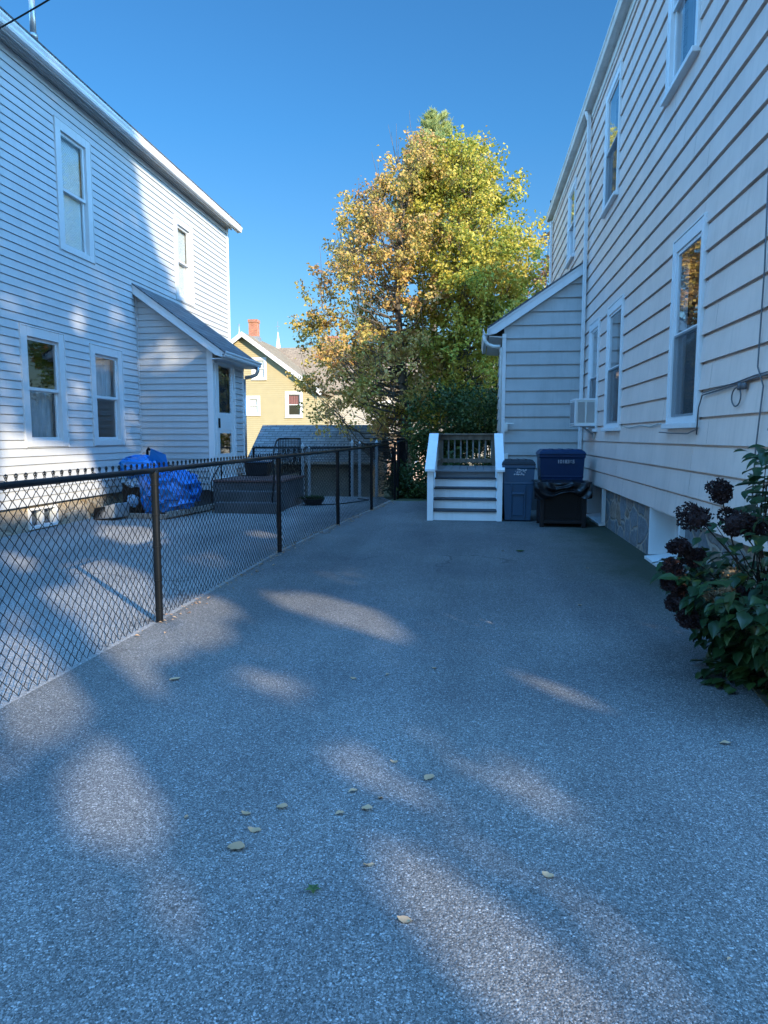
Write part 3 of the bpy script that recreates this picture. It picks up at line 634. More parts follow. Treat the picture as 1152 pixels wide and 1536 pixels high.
p = MB(); p.poly([F5(14.12, -.01, 1.96), F5(14.85, -.01, 1.96), F5(14.85, -.01, 2.97), F5(14.12, -.01, 2.97)]); p.poly([F5(14.12, -.01, 1.12), F5(14.85, -.01, 1.12), F5(14.85, -.01, 1.55), F5(14.12, -.01, 1.55)])
p.build('pane', M['glass'], dd)
p = MB()      # scalloped dark shade behind the upper glass
N = 14
for k in range(N):
    a = 14.12 + .73*k/N; c = a + .73/N; mid_ = (a+c)/2
    p.poly([F5(a, -.06, 2.02), F5(mid_, -.06, 1.98), F5(c, -.06, 2.02), F5(c, -.06, 2.94), F5(mid_, -.06, 2.97), F5(a, -.06, 2.94)])
p.build('shade', M['dark'], dd)
p = MB()
for k in range(N):
    a = 14.12 + .73*k/N; c = a + .73/N; mid_ = (a+c)/2
    p.poly([F5(a, -.004, 2.97), F5(c, -.004, 2.97), F5(mid_, -.004, 2.925)]); p.poly([F5(a, -.004, 1.96), F5(c, -.004, 1.96), F5(mid_, -.004, 2.0)])
for k in range(18):
    a = 1.96 + 1.01*k/18; c = a + 1.01/18; mz = (a+c)/2
    p.poly([F5(14.12, -.004, a), F5(14.12, -.004, c), F5(14.155, -.004, mz)]); p.poly([F5(14.85, -.004, a), F5(14.85, -.004, c), F5(14.815, -.004, mz)])
p.build('scallop', M['white'], dd)
p = MB(); p.poly([F5(13.99, -.3, .62), F5(15.01, -.3, .62), F5(15.01, -.3, 3.05), F5(13.99, -.3, 3.05)]); p.build('backing', M['dark'], D)
p = MB(); p.fbox(F5, 14.03, 14.06, n1, n1+.04, 1.66, 1.86); p.build('handle', M['black'], dd)

# overhead service wire from the left eave to a pole by the road
b = MB(); wp = []
A = Vector((-6.47, 9.4, 7.0)); B = Vector((14, -3.5, 8.5))
for k in range(41):
    t = k / 40; p = A.lerp(B, t); p.z -= 4 * 1.13 * t * (1 - t); wp.append(p)
b.tube(wp, .011, 6)
tag(b.build('service_wire', M['black'], smooth=True), 'black overhead service wire crossing the top left corner from the eave', 'wire')
b = MB(); b.tube([(14, -3.5, -.1), (14, -3.5, 9.6)], [.16, .11], 12)
UP = thing('utility_pole', 'wooden utility pole that the overhead wire runs to', 'pole', (14, -3.5, 0))
b.build('pole', M['bark'], UP, smooth=True)
b = MB(); b.box(13.2, 14.8, -3.65, -3.57, 8.6, 8.72); b.build('crossarm', M['oldwood'], UP)

# ------------------------------------------------------------------ deck with steps
DK = thing('deck', 'small grey deck with white steps and a weathered wood railing beside the right house', 'deck', (-.16, 14, 0))
SX0, SX1, DY0, DY1, DZ = -.70, .42, 13.42, 15.9, .835
rise = [(.0, .185, 12.35), (.185, .365, 12.62), (.365, .545, 12.89), (.545, .715, 13.15)]
for k, (z0, z1, y) in enumerate(rise):
    a, c = (SX0-.06, SX1+.02) if k == 0 else (SX0, SX1)
    b = MB(); b.box(a, c, y, y+.022, z0+.004, z1-.028); b.build('riser', M['freshwhite'], DK, bevel=.003)
    b = MB(); b.box(a-.01, c+.012, y-.025, y+.285, z1-.027, z1); b.build('tread', M['treadedge'], DK, bevel=.004)
b = MB(); b.box(SX0, SX1, DY0-.0, DY0+.022, .716, DZ-.03); b.build('riser', M['deckgrey'], DK)
b = MB(); b.box(SX0-.02, SX1, DY0-.03, DY0+.32, DZ-.029, DZ); b.build('border_board', M['deckgrey'], DK, bevel=.003)
b = MB(); nb = 8; x = SX0-.06; wd_ = (SX1+.12-x)/nb
for k in range(nb): b.box(x+k*wd_+.004, x+(k+1)*wd_-.004, DY0+.327, DY1, DZ-.03, DZ-.002)
b.build('decking', M['deckgrey'], DK)
b = MB(); b.box(SX0-.1, SX0-.06, DY0, DY1, .2, DZ-.03); b.box(SX1+.06, SX1+.10, DY0, DY1, .3, DZ-.03); b.box(SX0-.1, SX1+.1, DY1, DY1+.04, .2, DZ-.03)
for px, py in ((SX0-.05, DY0+.15), (SX1+.04, DY0+.15), (SX0-.05, DY1-.1), (SX1+.04, DY1-.1)): b.box(px-.045, px+.045, py-.045, py+.045, -.8, .6)
b.build('frame', M['oldwood'], DK)
for s, x0, x1 in ((0, SX0-.075, SX0-.002), (1, SX1+.003, SX1+.06)):
    b = MB(); b.prism([(x0, 12.36, .0), (x0, 13.44, .0), (x0, 13.44, DZ), (x0, 12.36, .16)], (x1-x0, 0, 0)); b.build('stringer', M['freshwhite'], DK)
    b = MB(); xo = -.012 if s == 0 else .012
    b.box(x0+xo-.01, x1+xo+.025, 12.30, 12.40, .0, .90); b.build('newel_post', M['freshwhite'], DK, bevel=.004)
    # boarded side under the sloping cap
    b = MB(); xm = (x0+x1)/2
    b.prism([(xm-.012, 12.40, .20), (xm-.012, 13.40, .85), (xm-.012, 13.40, 1.49), (xm-.012, 12.40, .89)], (.024, 0, 0)); b.build('side_board', M['freshwhite'], DK)
    b = MB(); a0, a1 = (x0-.06, x1+.045) if s == 0 else (x0-.03, x1+.07)
    b.hexa([(a0, 12.24, .87), (a1, 12.24, .87), (a1, 13.46, 1.50), (a0, 13.46, 1.50), (a0, 12.24, .915), (a1, 12.24, .915), (a1, 13.46, 1.545), (a0, 13.46, 1.545)]); b.build('sloping_cap', M['freshwhite'], DK, bevel=.006)
    b = MB(); b.box(x0+.0, x1+.02, 13.42, 13.51, .5, 1.53); b.build('upper_post', M['freshwhite'], DK, bevel=.004)
# weathered railing
def rail(p0, p1, name='railing'):
    p0, p1 = Vector(p0), Vector(p1); d = (p1-p0); L = d.length; d.normalize(); s = Vector((-d.y, d.x, 0))
    def bx(b, a, c, w0, w1, z0, z1):
        q = [p0+d*a+s*w0, p0+d*c+s*w0, p0+d*c+s*w1, p0+d*a+s*w1]
        b.hexa([(v.x, v.y, z0) for v in q] + [(v.x, v.y, z1) for v in q])
    b = MB(); bx(b, -.04, L+.04, -.07, .07, 1.515, 1.552); bx(b, 0, L, -.02, .02, 1.41, 1.513); bx(b, 0, L, -.02, .02, .90, .99); b.build('rail', M['oldwood'], DK, bevel=.004)
    n_ = max(2, int(L / .145))
    for k in range(n_+1):
        a = .05 + (L-.1)*k/n_; b = MB(); bx(b, a-.018, a+.018, -.055, -.021, .88, 1.50); b.build('baluster', M['oldwood2'], DK)
rail((SX1+.04, DY1-.02, 0), (SX0-.04, DY1-.02, 0))
rail((SX0-.04, DY1-.1, 0), (SX0-.04, 13.6, 0))
for px in (SX0-.04, SX1+.05):
    b = MB(); b.box(px-.045, px+.045, DY1-.06, DY1+.03, .6, 1.514); b.build('rail_post', M['oldwood'], DK, bevel=.004)
b = MB(); b.box(.46, .56, 12.9, 13.3, .55, .80); b.build('side_fascia', M['freshwhite'], DK)

# ------------------------------------------------------------------ bins
def wheeled_bin(name, label, cx, cy, W, D, H, body, lid, group):
    t = thing(name, label, 'bin', (cx, cy, 0), group)
    k = .80; z0 = .02; zt = H - .09
    def ring(z, f, g=0): return [(cx-W/2*f-g, cy-D/2*f-g, z), (cx+W/2*f+g, cy-D/2*f-g, z), (cx+W/2*f+g, cy+D/2*f+g, z), (cx-W/2*f-g, cy+D/2*f+g, z)]
    b = MB(); zs = [(z0, k), (z0+.05, k+.01), (H*.60, .935), (H*.62, .955), (H*.64, .945), (zt-.06, .985), (zt-.05, 1.02), (zt, 1.02)]
    for z, f in zs: b.v += ring(z, f)
    for j in range(len(zs)-1):
        for i in range(4): b.f.append((j*4+i, j*4+(i+1) % 4, j*4+4+(i+1) % 4, j*4+4+i))
    b.f.append((3, 2, 1, 0)); b.build('body', body, t, bevel=.018)
    fy = lambda z: cy - D/2 * (k + (.945-k) * (z - z0) / (H*.6))   # front face depth
    b = MB(); a0, a1 = cx-W*.17, cx+W*.17      # moulded front panel with grab bar
    b.hexa([(a0, fy(.1)-.012, .10), (a1, fy(.1)-.012, .10), (a1, fy(.1)+.02, .10), (a0, fy(.1)+.02, .10), (a0, fy(H*.43)-.012, H*.43), (a1, fy(H*.43)-.012, H*.43), (a1, fy(H*.43)+.02, H*.43), (a0, fy(H*.43)+.02, H*.43)])
    b.box(a0-.02, a1+.02, fy(H*.45)-.03, fy(H*.45)+.02, H*.44, H*.47)
    for xx in (a0-.035, a1+.01): b.hexa([(xx, fy(.06)-.02, .06), (xx+.025, fy(.06)-.02, .06), (xx+.025, fy(.06)+.02, .06), (xx, fy(.06)+.02, .06), (xx, fy(H*.6)-.02, H*.6), (xx+.025, fy(H*.6)-.02, H*.6), (xx+.025, fy(H*.6)+.02, H*.6), (xx, fy(H*.6)+.02, H*.6)])
    b.build('front_panel', body, t, bevel=.008)
    b = MB()
    for i in range(2):
        z = zt + .002 + i*.045; f = 1.06 - i*.06
        b.v += ring(z, f)
    b.v += [(p[0], p[1], H) for p in ring(0, .86)]
    for j in range(2):
        for i in range(4): b.f.append((j*4+i, j*4+(i+1) % 4, j*4+4+(i+1) % 4, j*4+4+i))
    b.f.append((3, 2, 1, 0)); b.f.append((8, 9, 10, 11))
    for xx in (-.22, 0, .22): b.box(cx+xx*W-.02*W, cx+xx*W+.02*W, cy-D*.44, cy+D*.42, H-.03, H+.012)
    b.build('lid', lid, t, bevel=.012)
    b = MB(); b.tube([(cx-W*.42, cy+D*.55, H-.08), (cx+W*.42, cy+D*.55, H-.08)], .016, 8); b.build('handle', lid, t, smooth=True)
    for xx in (-.40, .40):
        b = MB(); b.tube([(cx+xx*W-.03, cy+D*.40, .13), (cx+xx*W+.03, cy+D*.40, .13)], .125, 20); b.build('wheel', M['black'], t, smooth=False, bevel=.01)
    return t, fy
t1, fy1 = wheeled_bin('wheeled_bin', 'slate blue wheeled bin with a black lid beside the deck steps', .79, 12.62, .555, .62, 1.08, M['binslate'], M['bindark'], 'wheeled bins by the side entry')
rnd = random.Random(5); b = MB()
b.box(.70, .93, 12.315, 12.33, .955, .97)
for k in range(60):
    x = rnd.uniform(.715, .915); z = rnd.uniform(.82, .925); r = rnd.uniform(.006, .018); q = [(x + r*rnd.uniform(.6, 1.3)*math.cos(a), 12.3205-.0002*k, z + r*rnd.uniform(.5, 1.1)*math.sin(a)) for a in (0, 1, 2.2, 3.3, 4.5, 5.4)]
    b.poly(q)
b.build('scuffed_sticker', M['sticker'], t1)
t2, fy2 = wheeled_bin('wheeled_bin', 'navy blue wheeled bin standing behind the black wicker box', 1.545, 12.80, .77, .66, 1.26, M['binnavy'], M['binnavy'], 'wheeled bins by the side entry')
cu = bpy.data.curves.new('txt', 'FONT'); cu.body = '1018365'; cu.size = .085; cu.extrude = .002; cu.align_x = 'CENTER'; cu.offset = .002
to = bpy.data.objects.new('txt', cu); COL.objects.link(to)
dg = bpy.context.evaluated_depsgraph_get(); me = bpy.data.meshes.new_from_object(to.evaluated_get(dg)); bpy.data.objects.remove(to)
me.materials.clear(); me.materials.append(M['ink'])
o = bpy.data.objects.new('printed_number', me); COL.objects.link(o); o.parent = t2; o.rotation_euler = (R(90), 0, 0); o.location = (.06, -.337, 1.02)
OFF[o.name] = Vector((0, 0, 0))

# wicker box with black plastic film on it
WB = thing('storage_box', 'black wicker storage box with black plastic bunched on top, in front of the navy bin', 'box', (1.50, 11.9, 0))
bx0, bx1, by0, by1, bz = 1.10, 1.84, 11.62, 12.24, .66
b = MB()
for x in (bx0, bx1-.07): 
    for y in (by0, by1-.07): b.box(x, x+.07, y, y+.07, 0, bz)
b.box(bx0+.07, bx1-.07, by0+.01, by0+.06, .06, .11); b.box(bx0+.07, bx1-.07, by0+.01, by0+.06, bz-.08, bz)
b.box(bx0+.01, bx0+.06, by0+.07, by1-.07, .06, bz); b.box(bx1-.06, bx1-.01, by0+.07, by1-.07, .06, bz); b.box(bx0+.07, bx1-.07, by1-.06, by1-.01, .06, bz); b.box(bx0+.07, bx1-.07, by0+.06, by1-.06, .06, .10)
b.build('frame', M['wicker'], WB, bevel=.008)
b = MB(); nx_ = 30; nz_ = 26; fw = (bx1-bx0-.14)/nx_; fh = (bz-.19)/nz_
for i in range(nx_):
    for j in range(nz_):
        dd_ = .012 if (i + j) % 2 else 0; x = bx0+.07+i*fw; z = .11+j*fh
        b.poly([(x, by0+.035-dd_, z+.001), (x+fw, by0+.035-dd_, z+.001), (x+fw, by0+.035-dd_, z+fh-.001), (x, by0+.035-dd_, z+fh-.001)])
b.build('woven_panel', M['wicker'], WB)
def crinkle(nx_, ny_, fn, seed=0):
    b = MB()
    for j in range(ny_+1):
        for i in range(nx_+1): b.v.append(tuple(fn(i/nx_, j/ny_)))
    for j in range(ny_):
        for i in range(nx_): a = j*(nx_+1)+i; b.f.append((a, a+1, a+nx_+2, a+nx_+1))
    return b
def nzv(p, s): return noise.noise(Vector(p)*s)
def fn(u, v):       # film lying over the top, hanging down the front
    x = 1.0 + .92*u; L = v*1.02
    top = .74
    if L < .34:
        y = by0-.02 ; z = top - (.34 - L) * (.75 + .25*math.sin(u*7+1)) * (1 - .45*abs(u-.45))
        f = min(1, (.34-L)/.12)
        s_ = math.hypot((u-.45)*2.2, (.34-L)*2.6); y -= f*(.035 + .022*math.sin(s_*16 + 3*nzv((x*2, z*2, 3), 1)) + .02*nzv((x*7, z*7, 1), 1))
    else: y = by0 - .02 + (L-.34); z = top
    z += .022*nzv((x*5, y*5, 0), 1.3) + .006*abs(nzv((x*20, y*20, 2), 1))
    return (x, y, z)
b = crinkle(70, 60, fn); po = b.build('plastic_film', M['bag'], WB, smooth=True)

# ------------------------------------------------------------------ chain-link fences
def chain(b, p0, p1, z0, zf, pitch=.043, r=.0030, bump_=None):
    """woven zigzag wires between two plan points; zf(t) is the top height"""
    p0, p1 = Vector((*p0, 0)), Vector((*p1, 0)); d = p1-p0; L = d.length; d.normalize(); s = Vector((-d.y, d.x, 0))
    n_ = int(L / pitch); off = r*.9
    for k in range(n_+1):
        u0 = k*pitch; ht = zf(u0/L) - z0; m_ = int(ht/.041)
        pts = []
        for j in range(m_+1):
            sg = 1 if (j + k) % 2 else -1; z = z0 + j*.041
            wv = .030*noise.noise((u0*.8, z*1.6, 7))*min(1, z*2, max(0, ht+z0-z)*3); wu = .016*noise.noise((u0*.9, z*1.7, 19))
            uu = min(max(u0 + sg*pitch*.5 + wu, 0), L)
            pts.append(p0 + d*uu + s*(wv + sg*off) + Vector((0, 0, z)))
        top = pts[-1]; sg = 1 if (m_ + k) % 2 else -1
        pts.append(top + Vector((0, 0, .022)) + d*(-sg*.012)); 
        i0 = len(b.v)
        for q in pts:      # 3-sided wire, cheap
            for a in (0, 2.094, 4.189): b.v.append(tuple(q + d*(r*1.15*math.cos(a)) + s*(r*1.15*math.sin(a))))
        for j in range(len(pts)-1):
            for a in range(3): x = i0+j*3+a; y = i0+j*3+(a+1) % 3; b.f.append((x, y, y+3, x+3))
        # knuckle: small folded hook at the top
        h = pts[-1]; i0 = len(b.v)
        b.tube([h, h + d*.012*sg + Vector((0,0,.010)), h + d*.016*sg - Vector((0,0,.004)), h + d*.006*sg - Vector((0,0,.016))], r*1.35, 4)
def fence(name, label, pts, group=None, post_r=.030, z0=.025):
    """pts: (x, y, top height)"""
    t = thing(name, label, 'fence', (pts[0][0], pts[0][1], 0), group)
    for k, (x, y, h) in enumerate(pts):
        b = MB(); b.tube([(x, y, -.1), (x, y, h-.03)], post_r, 14)
        b.tube([(x, y, h-.06), (x, y, h-.015), (x, y, h+.012)], [post_r*1.16, post_r*1.2, post_r*.5], 14)
        for z in (.09, .33, .60, .86, h-.12): b.tube([(x, y, z), (x, y, z+.012)], post_r*1.13, 12)
        b.build('post', M['black_vinyl'], t, smooth=False, bevel=0)
    b = MB(); off = .0
    b.tube([(x, y, h) for x, y, h in pts], .021, 12); b.build('top_rail', M['black_vinyl'], t, smooth=True)
    b = MB(); sd_ = .03
    for a, c in zip(pts, pts[1:]):
        chain(b, (a[0]-sd_, a[1]), (c[0]-sd_, c[1]), z0, lambda q: a[2] + (c[2]-a[2])*q + .055)
    b.build('mesh', M['black_vinyl'], t, smooth=True)
    b = MB(); rn = random.Random(3)
    for a, c in zip(pts, pts[1:]):
        A, C_ = Vector(a), Vector(c); L = (C_-A).length; u = .3
        while u < L:
            p = A.lerp(C_, u/L); d = (C_-A).normalized()
            ring = [p + Vector((math.cos(q)*.026 - .006, 0, math.sin(q)*.026)) + d*(q*.002) for q in [k*math.pi/5 for k in range(11)]]
            b = MB(); b.tube(ring, .0026, 4); b.build('tie_wire', M['black_vinyl'], t); u += rn.uniform(.38, .55)
    return t
FP = [(-2.62, -3.4, 1.21), (-2.60, -.3, 1.21), (-2.55, 2.2, 1.215), (-2.49, 5.23, 1.215), (-2.46, 8.66, 1.225), (-2.25, 11.52, 1.245), (-2.03, 13.95, 1.285), (-1.85, 16.6, 1.34)]
fence('chain_link_fence', 'black chain-link fence running along the left edge of the driveway', FP, z0=.01)
fence('chain_link_gate', 'open black chain-link gate panel at the far end of the fence by the tree', [(-1.80, 16.78, 1.36), (-1.83, 19.4, 1.38)], z0=.10, post_r=.026)
fence('chain_link_fence', 'low black chain-link fence across the back of the neighbouring yard', [(-5.62, 17.5, 1.20), (-4.3, 17.5, 1.2), (-3.1, 17.45, 1.21), (-2.0, 17.4, 1.22)], z0=.03)
for k, (x, y, h) in enumerate([(-4.20, 17.0, 1.33), (-4.05, 17.05, 1.24), (-2.98, 17.15, 1.42), (-2.80, 17.2, 1.38), (-2.36, 17.1, 1.42)]):
    b = MB(); b.box(x-.032, x+.032, y-.032, y+.032, -.05, h-.1); b.box(x-.042, x+.042, y-.042, y+.042, h-.1, h-.08)
    i = len(b.v); b.v += [(x-.036, y-.036, h-.08), (x+.036, y-.036, h-.08), (x+.036, y+.036, h-.08), (x-.036, y+.036, h-.08), (x, y, h)]
    b.f += [(i, i+1, i+4), (i+1, i+2, i+4), (i+2, i+3, i+4), (i+3, i, i+4), (i+3, i+2, i+1, i)]
    lab = ['white post with a pointed cap, leftmost of the row in the neighbouring yard', 'shorter white post close beside the leftmost white post', 'white pointed post in the middle of the row beyond the chain-link fence', 'white post just right of the middle pointed post', 'white pointed post nearest the open gate'][k]
    tag(b.build('white_post', M['post_white']), lab, 'post', 'white posts in the neighbouring yard')

# ------------------------------------------------------------------ neighbour's landing, railing, clutter
LD = thing('landing', 'dark concrete landing with steps and an iron railing at the left entry door', 'landing', (-4.5, 14.4, 0))
b = MB(); b.box(-5.24, -3.80, 13.62, 15.45, -.05, .565); b.build('platform', M['concrete'], LD, bevel=.01)
b = MB(); b.box(-5.24, -3.78, 13.60, 15.47, .566, .61); b.build('top_slab', M['redtread'], LD, bevel=.008)
for k, (y0, z) in enumerate(((13.02, .20), (13.32, .40))):
    b = MB(); b.box(-5.0, -3.75, y0, y0+.299 if k == 0 else 13.618, -.05, z); b.build('step', M['concrete'], LD, bevel=.01)
b = MB()
xr = -3.86; ya, yb = 13.66, 15.40
b.tube([(xr, ya, 1.44), (xr, yb, 1.44)], .018, 8); b.tube([(xr, ya, .70), (xr, yb, .70)], .012, 6)
for k in range(15):
    y = ya + (yb-ya)*k/14; b.tube([(xr, y, .70 if 0 < k < 14 else .6), (xr, y, 1.44)], .009 if 0 < k < 14 else .016, 6)
for yc in (14.1, 14.9):
    b.tube([(xr, yc + .11*math.cos(a)*(1-a/14), 1.05 + .2*math.sin(a)*(1-a/14)) for a in [k*.45 for k in range(24)]], .008, 5)
# curved front newel sweeping down the steps
b.tube([(xr, ya, 1.44), (xr, 13.5, 1.40), (xr, 13.3, 1.22), (xr+.02, 13.15, 1.0), (xr+.06, 13.08, .7), (xr+.03, 13.1, .45), (xr, 13.12, .2)], .017, 8)
b.build('railing', M['iron'], LD, smooth=True)
b = MB()
xr = -5.06; b.tube([(xr, 13.64, .6), (xr, 13.64, .95), (xr+.02, 13.3, .80), (xr, 13.08, .62), (xr, 13.08, .2)], .014, 6); b.build('handrail', M['iron'], LD, smooth=True)
TB = thing('storage_tub', 'dark grey-green tub standing on the landing by the door', 'tub', (-4.75, 15.2, .61))
b = MB(); z0 = .611; b.hexa([(-5.0, 15.0, z0), (-4.55, 15.0, z0), (-4.55, 15.38, z0), (-5.0, 15.38, z0), (-5.04, 14.96, .90), (-4.5, 14.96, .90), (-4.5, 15.42, .90), (-5.04, 15.42, .90)]); b.build('body', M['bindark'], TB, bevel=.02)
b = MB(); b.box(-5.06, -4.48, 14.94, 15.44, .901, .94); b.build('lid', M['binslate'], TB, bevel=.012)
GL = thing('planter', 'dark low planter bowl on the ground beside the landing steps', 'planter', (-3.5, 14.6, 0))
b = MB(); b.tube([(-3.45, 14.9, 0), (-3.45, 14.9, .03), (-3.45, 14.9, .11), (-3.45, 14.9, .13)], [.16, .18, .24, .25], 20); b.build('bowl', M['bindark'], GL, smooth=False)
b = MB(); rn = random.Random(9)
for k in range(150):
    a = rn.uniform(0, 6.28); r = rn.uniform(0, .24); p = (-3.45+r*math.cos(a), 14.9+r*math.sin(a), .11); b.leaf(p, (math.cos(a)*.5, math.sin(a)*.5, rn.uniform(.3, 1)), (0,0,1), rn.uniform(.06, .14), .04)
b.build('foliage', M['leaf_dark'], GL)
b = MB(); b.tube([(-3.3, 14.7, .02), (-2.9, 14.9, .018), (-2.6, 15.5, .018), (-2.4, 16.0, .018), (-2.7, 16.3, .018)], .012, 6)
tag(b.build('garden_hose', M['black'], smooth=True), 'dark hose lying on the neighbouring asphalt behind the chain-link fence', 'hose')

# blue tarp over a grill
TP = thing('tarp_heap', 'crumpled bright blue tarp thrown over a heap beside the left house', 'tarp', (-5.9, 12.6, 0))
def blob(c, r, seed, fold=.16, n1=30, n2=17, flat=0):
    b = MB(); c = Vector(c)
    for j in range(n2+1):
        ph = math.pi*j/n2
        for i in range(n1):
            a = 2*math.pi*i/n1; a += .22*math.sin(j*5.1+i*2.7+seed) ; d = Vector((math.sin(ph)*math.cos(a), math.sin(ph)*math.sin(a), math.cos(ph)))
            sx = lambda v, e: math.copysign(abs(v)**e, v)
            q = Vector((sx(d.x, .75), sx(d.y, .75), sx(d.z, .8)))
            f = 1 + fold*(1 - abs(noise.noise(d*2.3 + Vector((seed, 0, 0))))*3.2) * .6 + fold*.55*(abs(noise.noise(d*5.5 + Vector((0, seed, 0)))) * 2.2 - .5) + fold*.25*noise.noise(d*13+Vector((0,0,seed)))
            hang = 1 + .22*fold*math.sin(a*9+seed)*max(0, -d.z+.4)
            p = Vector((q.x*r[0], q.y*r[1], q.z*r[2])) * f * hang
            v = c + p; b.v.append((v.x, v.y, max(.03 if flat == 0 else flat, v.z)))
    for j in range(n2):
        for i in range(n1): a = j*n1+i; c2 = j*n1+(i+1) % n1; b.f.append((a, c2, c2+n1, a+n1))
    return b
def merge(*bs):
    m = MB()
    for q in bs: i = len(m.v); m.v += q.v; m.f += [tuple(k+i for k in f) for f in q.f]
    return m
pk = MB(); pk.poly([(-6.02, 12.4, .95), (-5.9, 12.28, 1.27), (-5.78, 12.33, 1.20), (-5.68, 12.42, 1.15), (-5.66, 12.5, .90)]); pk.poly([(-6.02, 12.4, .95), (-5.9, 12.28, 1.27), (-5.84, 12.6, 1.1), (-5.9, 12.7, .9)]); pk.poly([(-5.9, 12.28, 1.27), (-5.78, 12.33, 1.20), (-5.68, 12.42, 1.15), (-5.74, 12.6, 1.02), (-5.84, 12.6, 1.1)])
b = merge(blob((-6.22, 12.55, .90), (.37, .35, .22), 1.3), blob((-5.70, 12.65, .46), (.50, .42, .37), 4.1, .2), blob((-5.98, 12.45, .55), (.20, .22, .50), 8.2, .2), pk)
b.build('tarp', M['tarp'], TP, smooth=False)
b = merge(blob((-6.28, 12.42, .63), (.20, .10, .10), 2.2, .2), blob((-6.35, 12.45, .28), (.12, .10, .12), 3.2, .2)); b.build('pale_bag', M['paletarp'], TP, smooth=True)
b = MB(); b.box(-6.55, -5.95, 12.4, 12.9, .05, .62); b.build('grill_body', M['black'], TP)
b = MB(); b.tube([(-6.12, 12.6, 1.08), (-6.1, 12.55, 1.22), (-6.05, 12.5, 1.26), (-6.02, 12.5, 1.23)], .025, 8); b.build('handle', M['black'], TP)
b = MB(); b.prism([(-5.9, 12.0, .0), (-5.45, 11.9, .0), (-5.25, 13.9, .0), (-5.75, 13.9, 0)], (0, 0, .03)); b.prism([(-5.47, 11.88, .03), (-5.43, 11.88, .03), (-5.13, 13.75, .03), (-5.18, 13.75, .03)], (0, 0, .10)); b.prism([(-6.5, 12.02, 0), (-5.47, 11.88, 0), (-5.47, 11.92, 0), (-6.5, 12.06, 0)], (0, 0, .09))
tag(b.build('wooden_pallet', M['oldwood2'], bevel=.004), 'low weathered wooden frame lying under the blue tarp heap', 'pallet')
BX = thing('metal_box', 'ribbed grey metal box lying tilted by the left foundation, left of the blue tarp', 'box', (-6.45, 11.9, 0))
b = MB(); b.hexa([(-6.74, 11.65, 0), (-6.30, 11.60, .04), (-6.22, 12.0, .04), (-6.66, 12.05, 0), (-6.72, 11.72, .20), (-6.30, 11.66, .30), (-6.20, 12.0, .30), (-6.62, 12.05, .2)]); b.build('casing', M['galv'], BX, bevel=.02)
b = MB()
for k in range(9):
    x = -6.72 + k*.024; b.hexa([(x, 11.635, .02), (x+.01, 11.635, .02), (x+.01, 11.66, .02), (x, 11.66, .02), (x+.01, 11.69-.02, .205+k*.004), (x+.02, 11.69-.02, .205+k*.004), (x+.02, 11.74, .21+k*.004), (x+.01, 11.74, .21+k*.004)])
b.build('grille', M['black'], BX)
# leaf litter by the fence foot and pallet
rn = random.Random(77); b = MB()
for k in range(900):
    if k < 560: t = rn.random(); x = -2.46 + .30*t + rn.gauss(0, .06) + .10*abs(rn.gauss(0,1)); y = 4.5 + 11.3*t**.7; x = -2.50 + .62*max(0, (y-9)/7)**1.1 + abs(rn.gauss(0, .09))
    else: x = rn.gauss(-5.2, .18); y = rn.gauss(13.5, .25)
    a = rn.uniform(0, 6.28); b.leaf((x, y, .006 + rn.random()*.012), (math.cos(a), math.sin(a), rn.uniform(-.1, .2)), (0, 0, 1), rn.uniform(.02, .05), rn.uniform(.012, .03))
b.build('leaf_litter', M['dryleaf'], kind='stuff')
rn = random.Random(11)
LV = [(-.87,2.52,.05),(-.74,2.58,.055),(-.80,2.41,.06),(-.83,2.29,.085),(-.48,2.74,.05),(-.40,2.61,.055),(-.50,2.56,.045),(-.36,2.70,.035),(-.17,2.90,.075),(-.34,2.25,.05),(-.19,1.99,.055),(.27,2.27,.05),(-.71,4.10,.05),(-.51,4.19,.055),(-1.79,3.94,.08),(1.23,3.42,.06),(.74,1.94,.03),(-1.09,2.46,.04),(-.23,4.35,.04),(-.34,3.03,.04),(.95,6.2,.05),(.4,9.1,.07),(1.3,8.0,.05),(-1.0,11.6,.05)]
for x, y, L in LV:
    a = rn.uniform(0, 6.28); d = Vector((math.cos(a), math.sin(a), .1)); s = Vector((-d.y, d.x, 0)); b = MB(); i = 0; P = Vector((x, y, .006)); L *= .85; W_ = L*rn.uniform(.35, .8)
    n = 6; ctr = []
    for k in range(n+1):
        t = k/n; wv = W_*math.sin(math.pi*min(1, t*.95+.04))**.7*.5; c = P + d*(L*(t-.5)) + Vector((0, 0, .005*math.sin(t*3.1+a)))
        b.v += [tuple(c - s*wv + Vector((0,0,.005*rn.random()+.001))), tuple(c), tuple(c + s*wv + Vector((0,0,.005*rn.random()+.001)))]
    for k in range(n): j = k*3; b.f += [(j, j+1, j+4, j+3), (j+1, j+2, j+5, j+4)]
    tag(b.build('fallen_leaf', M['dryleaf'], smooth=True), 'small curled brown leaf lying on the blue-grey driveway asphalt', 'leaf', 'dry leaves scattered on the driveway')
# the pale green sprig
b = MB()
for a in (0, 1.1, 2.4, 3.6, 5.0): b.leaf((-.5, 2.09, .008), (math.cos(a), math.sin(a), .25), (0,0,1), .03, .016)
tag(b.build('fallen_sprig', M['leaf_dark']), 'tiny green star-shaped sprig lying on the driveway', 'leaf')
b = MB()
for a in (0, .9, 2.0, 3.1, 4.0, 5.2): b.leaf((.62, 9.05, .008), (math.cos(a), math.sin(a), .3), (0,0,1), .06, .04)
tag(b.build('fallen_sprig', M['leaf_dark']), 'dark clump of leaves on the driveway in front of the bins', 'leaf')

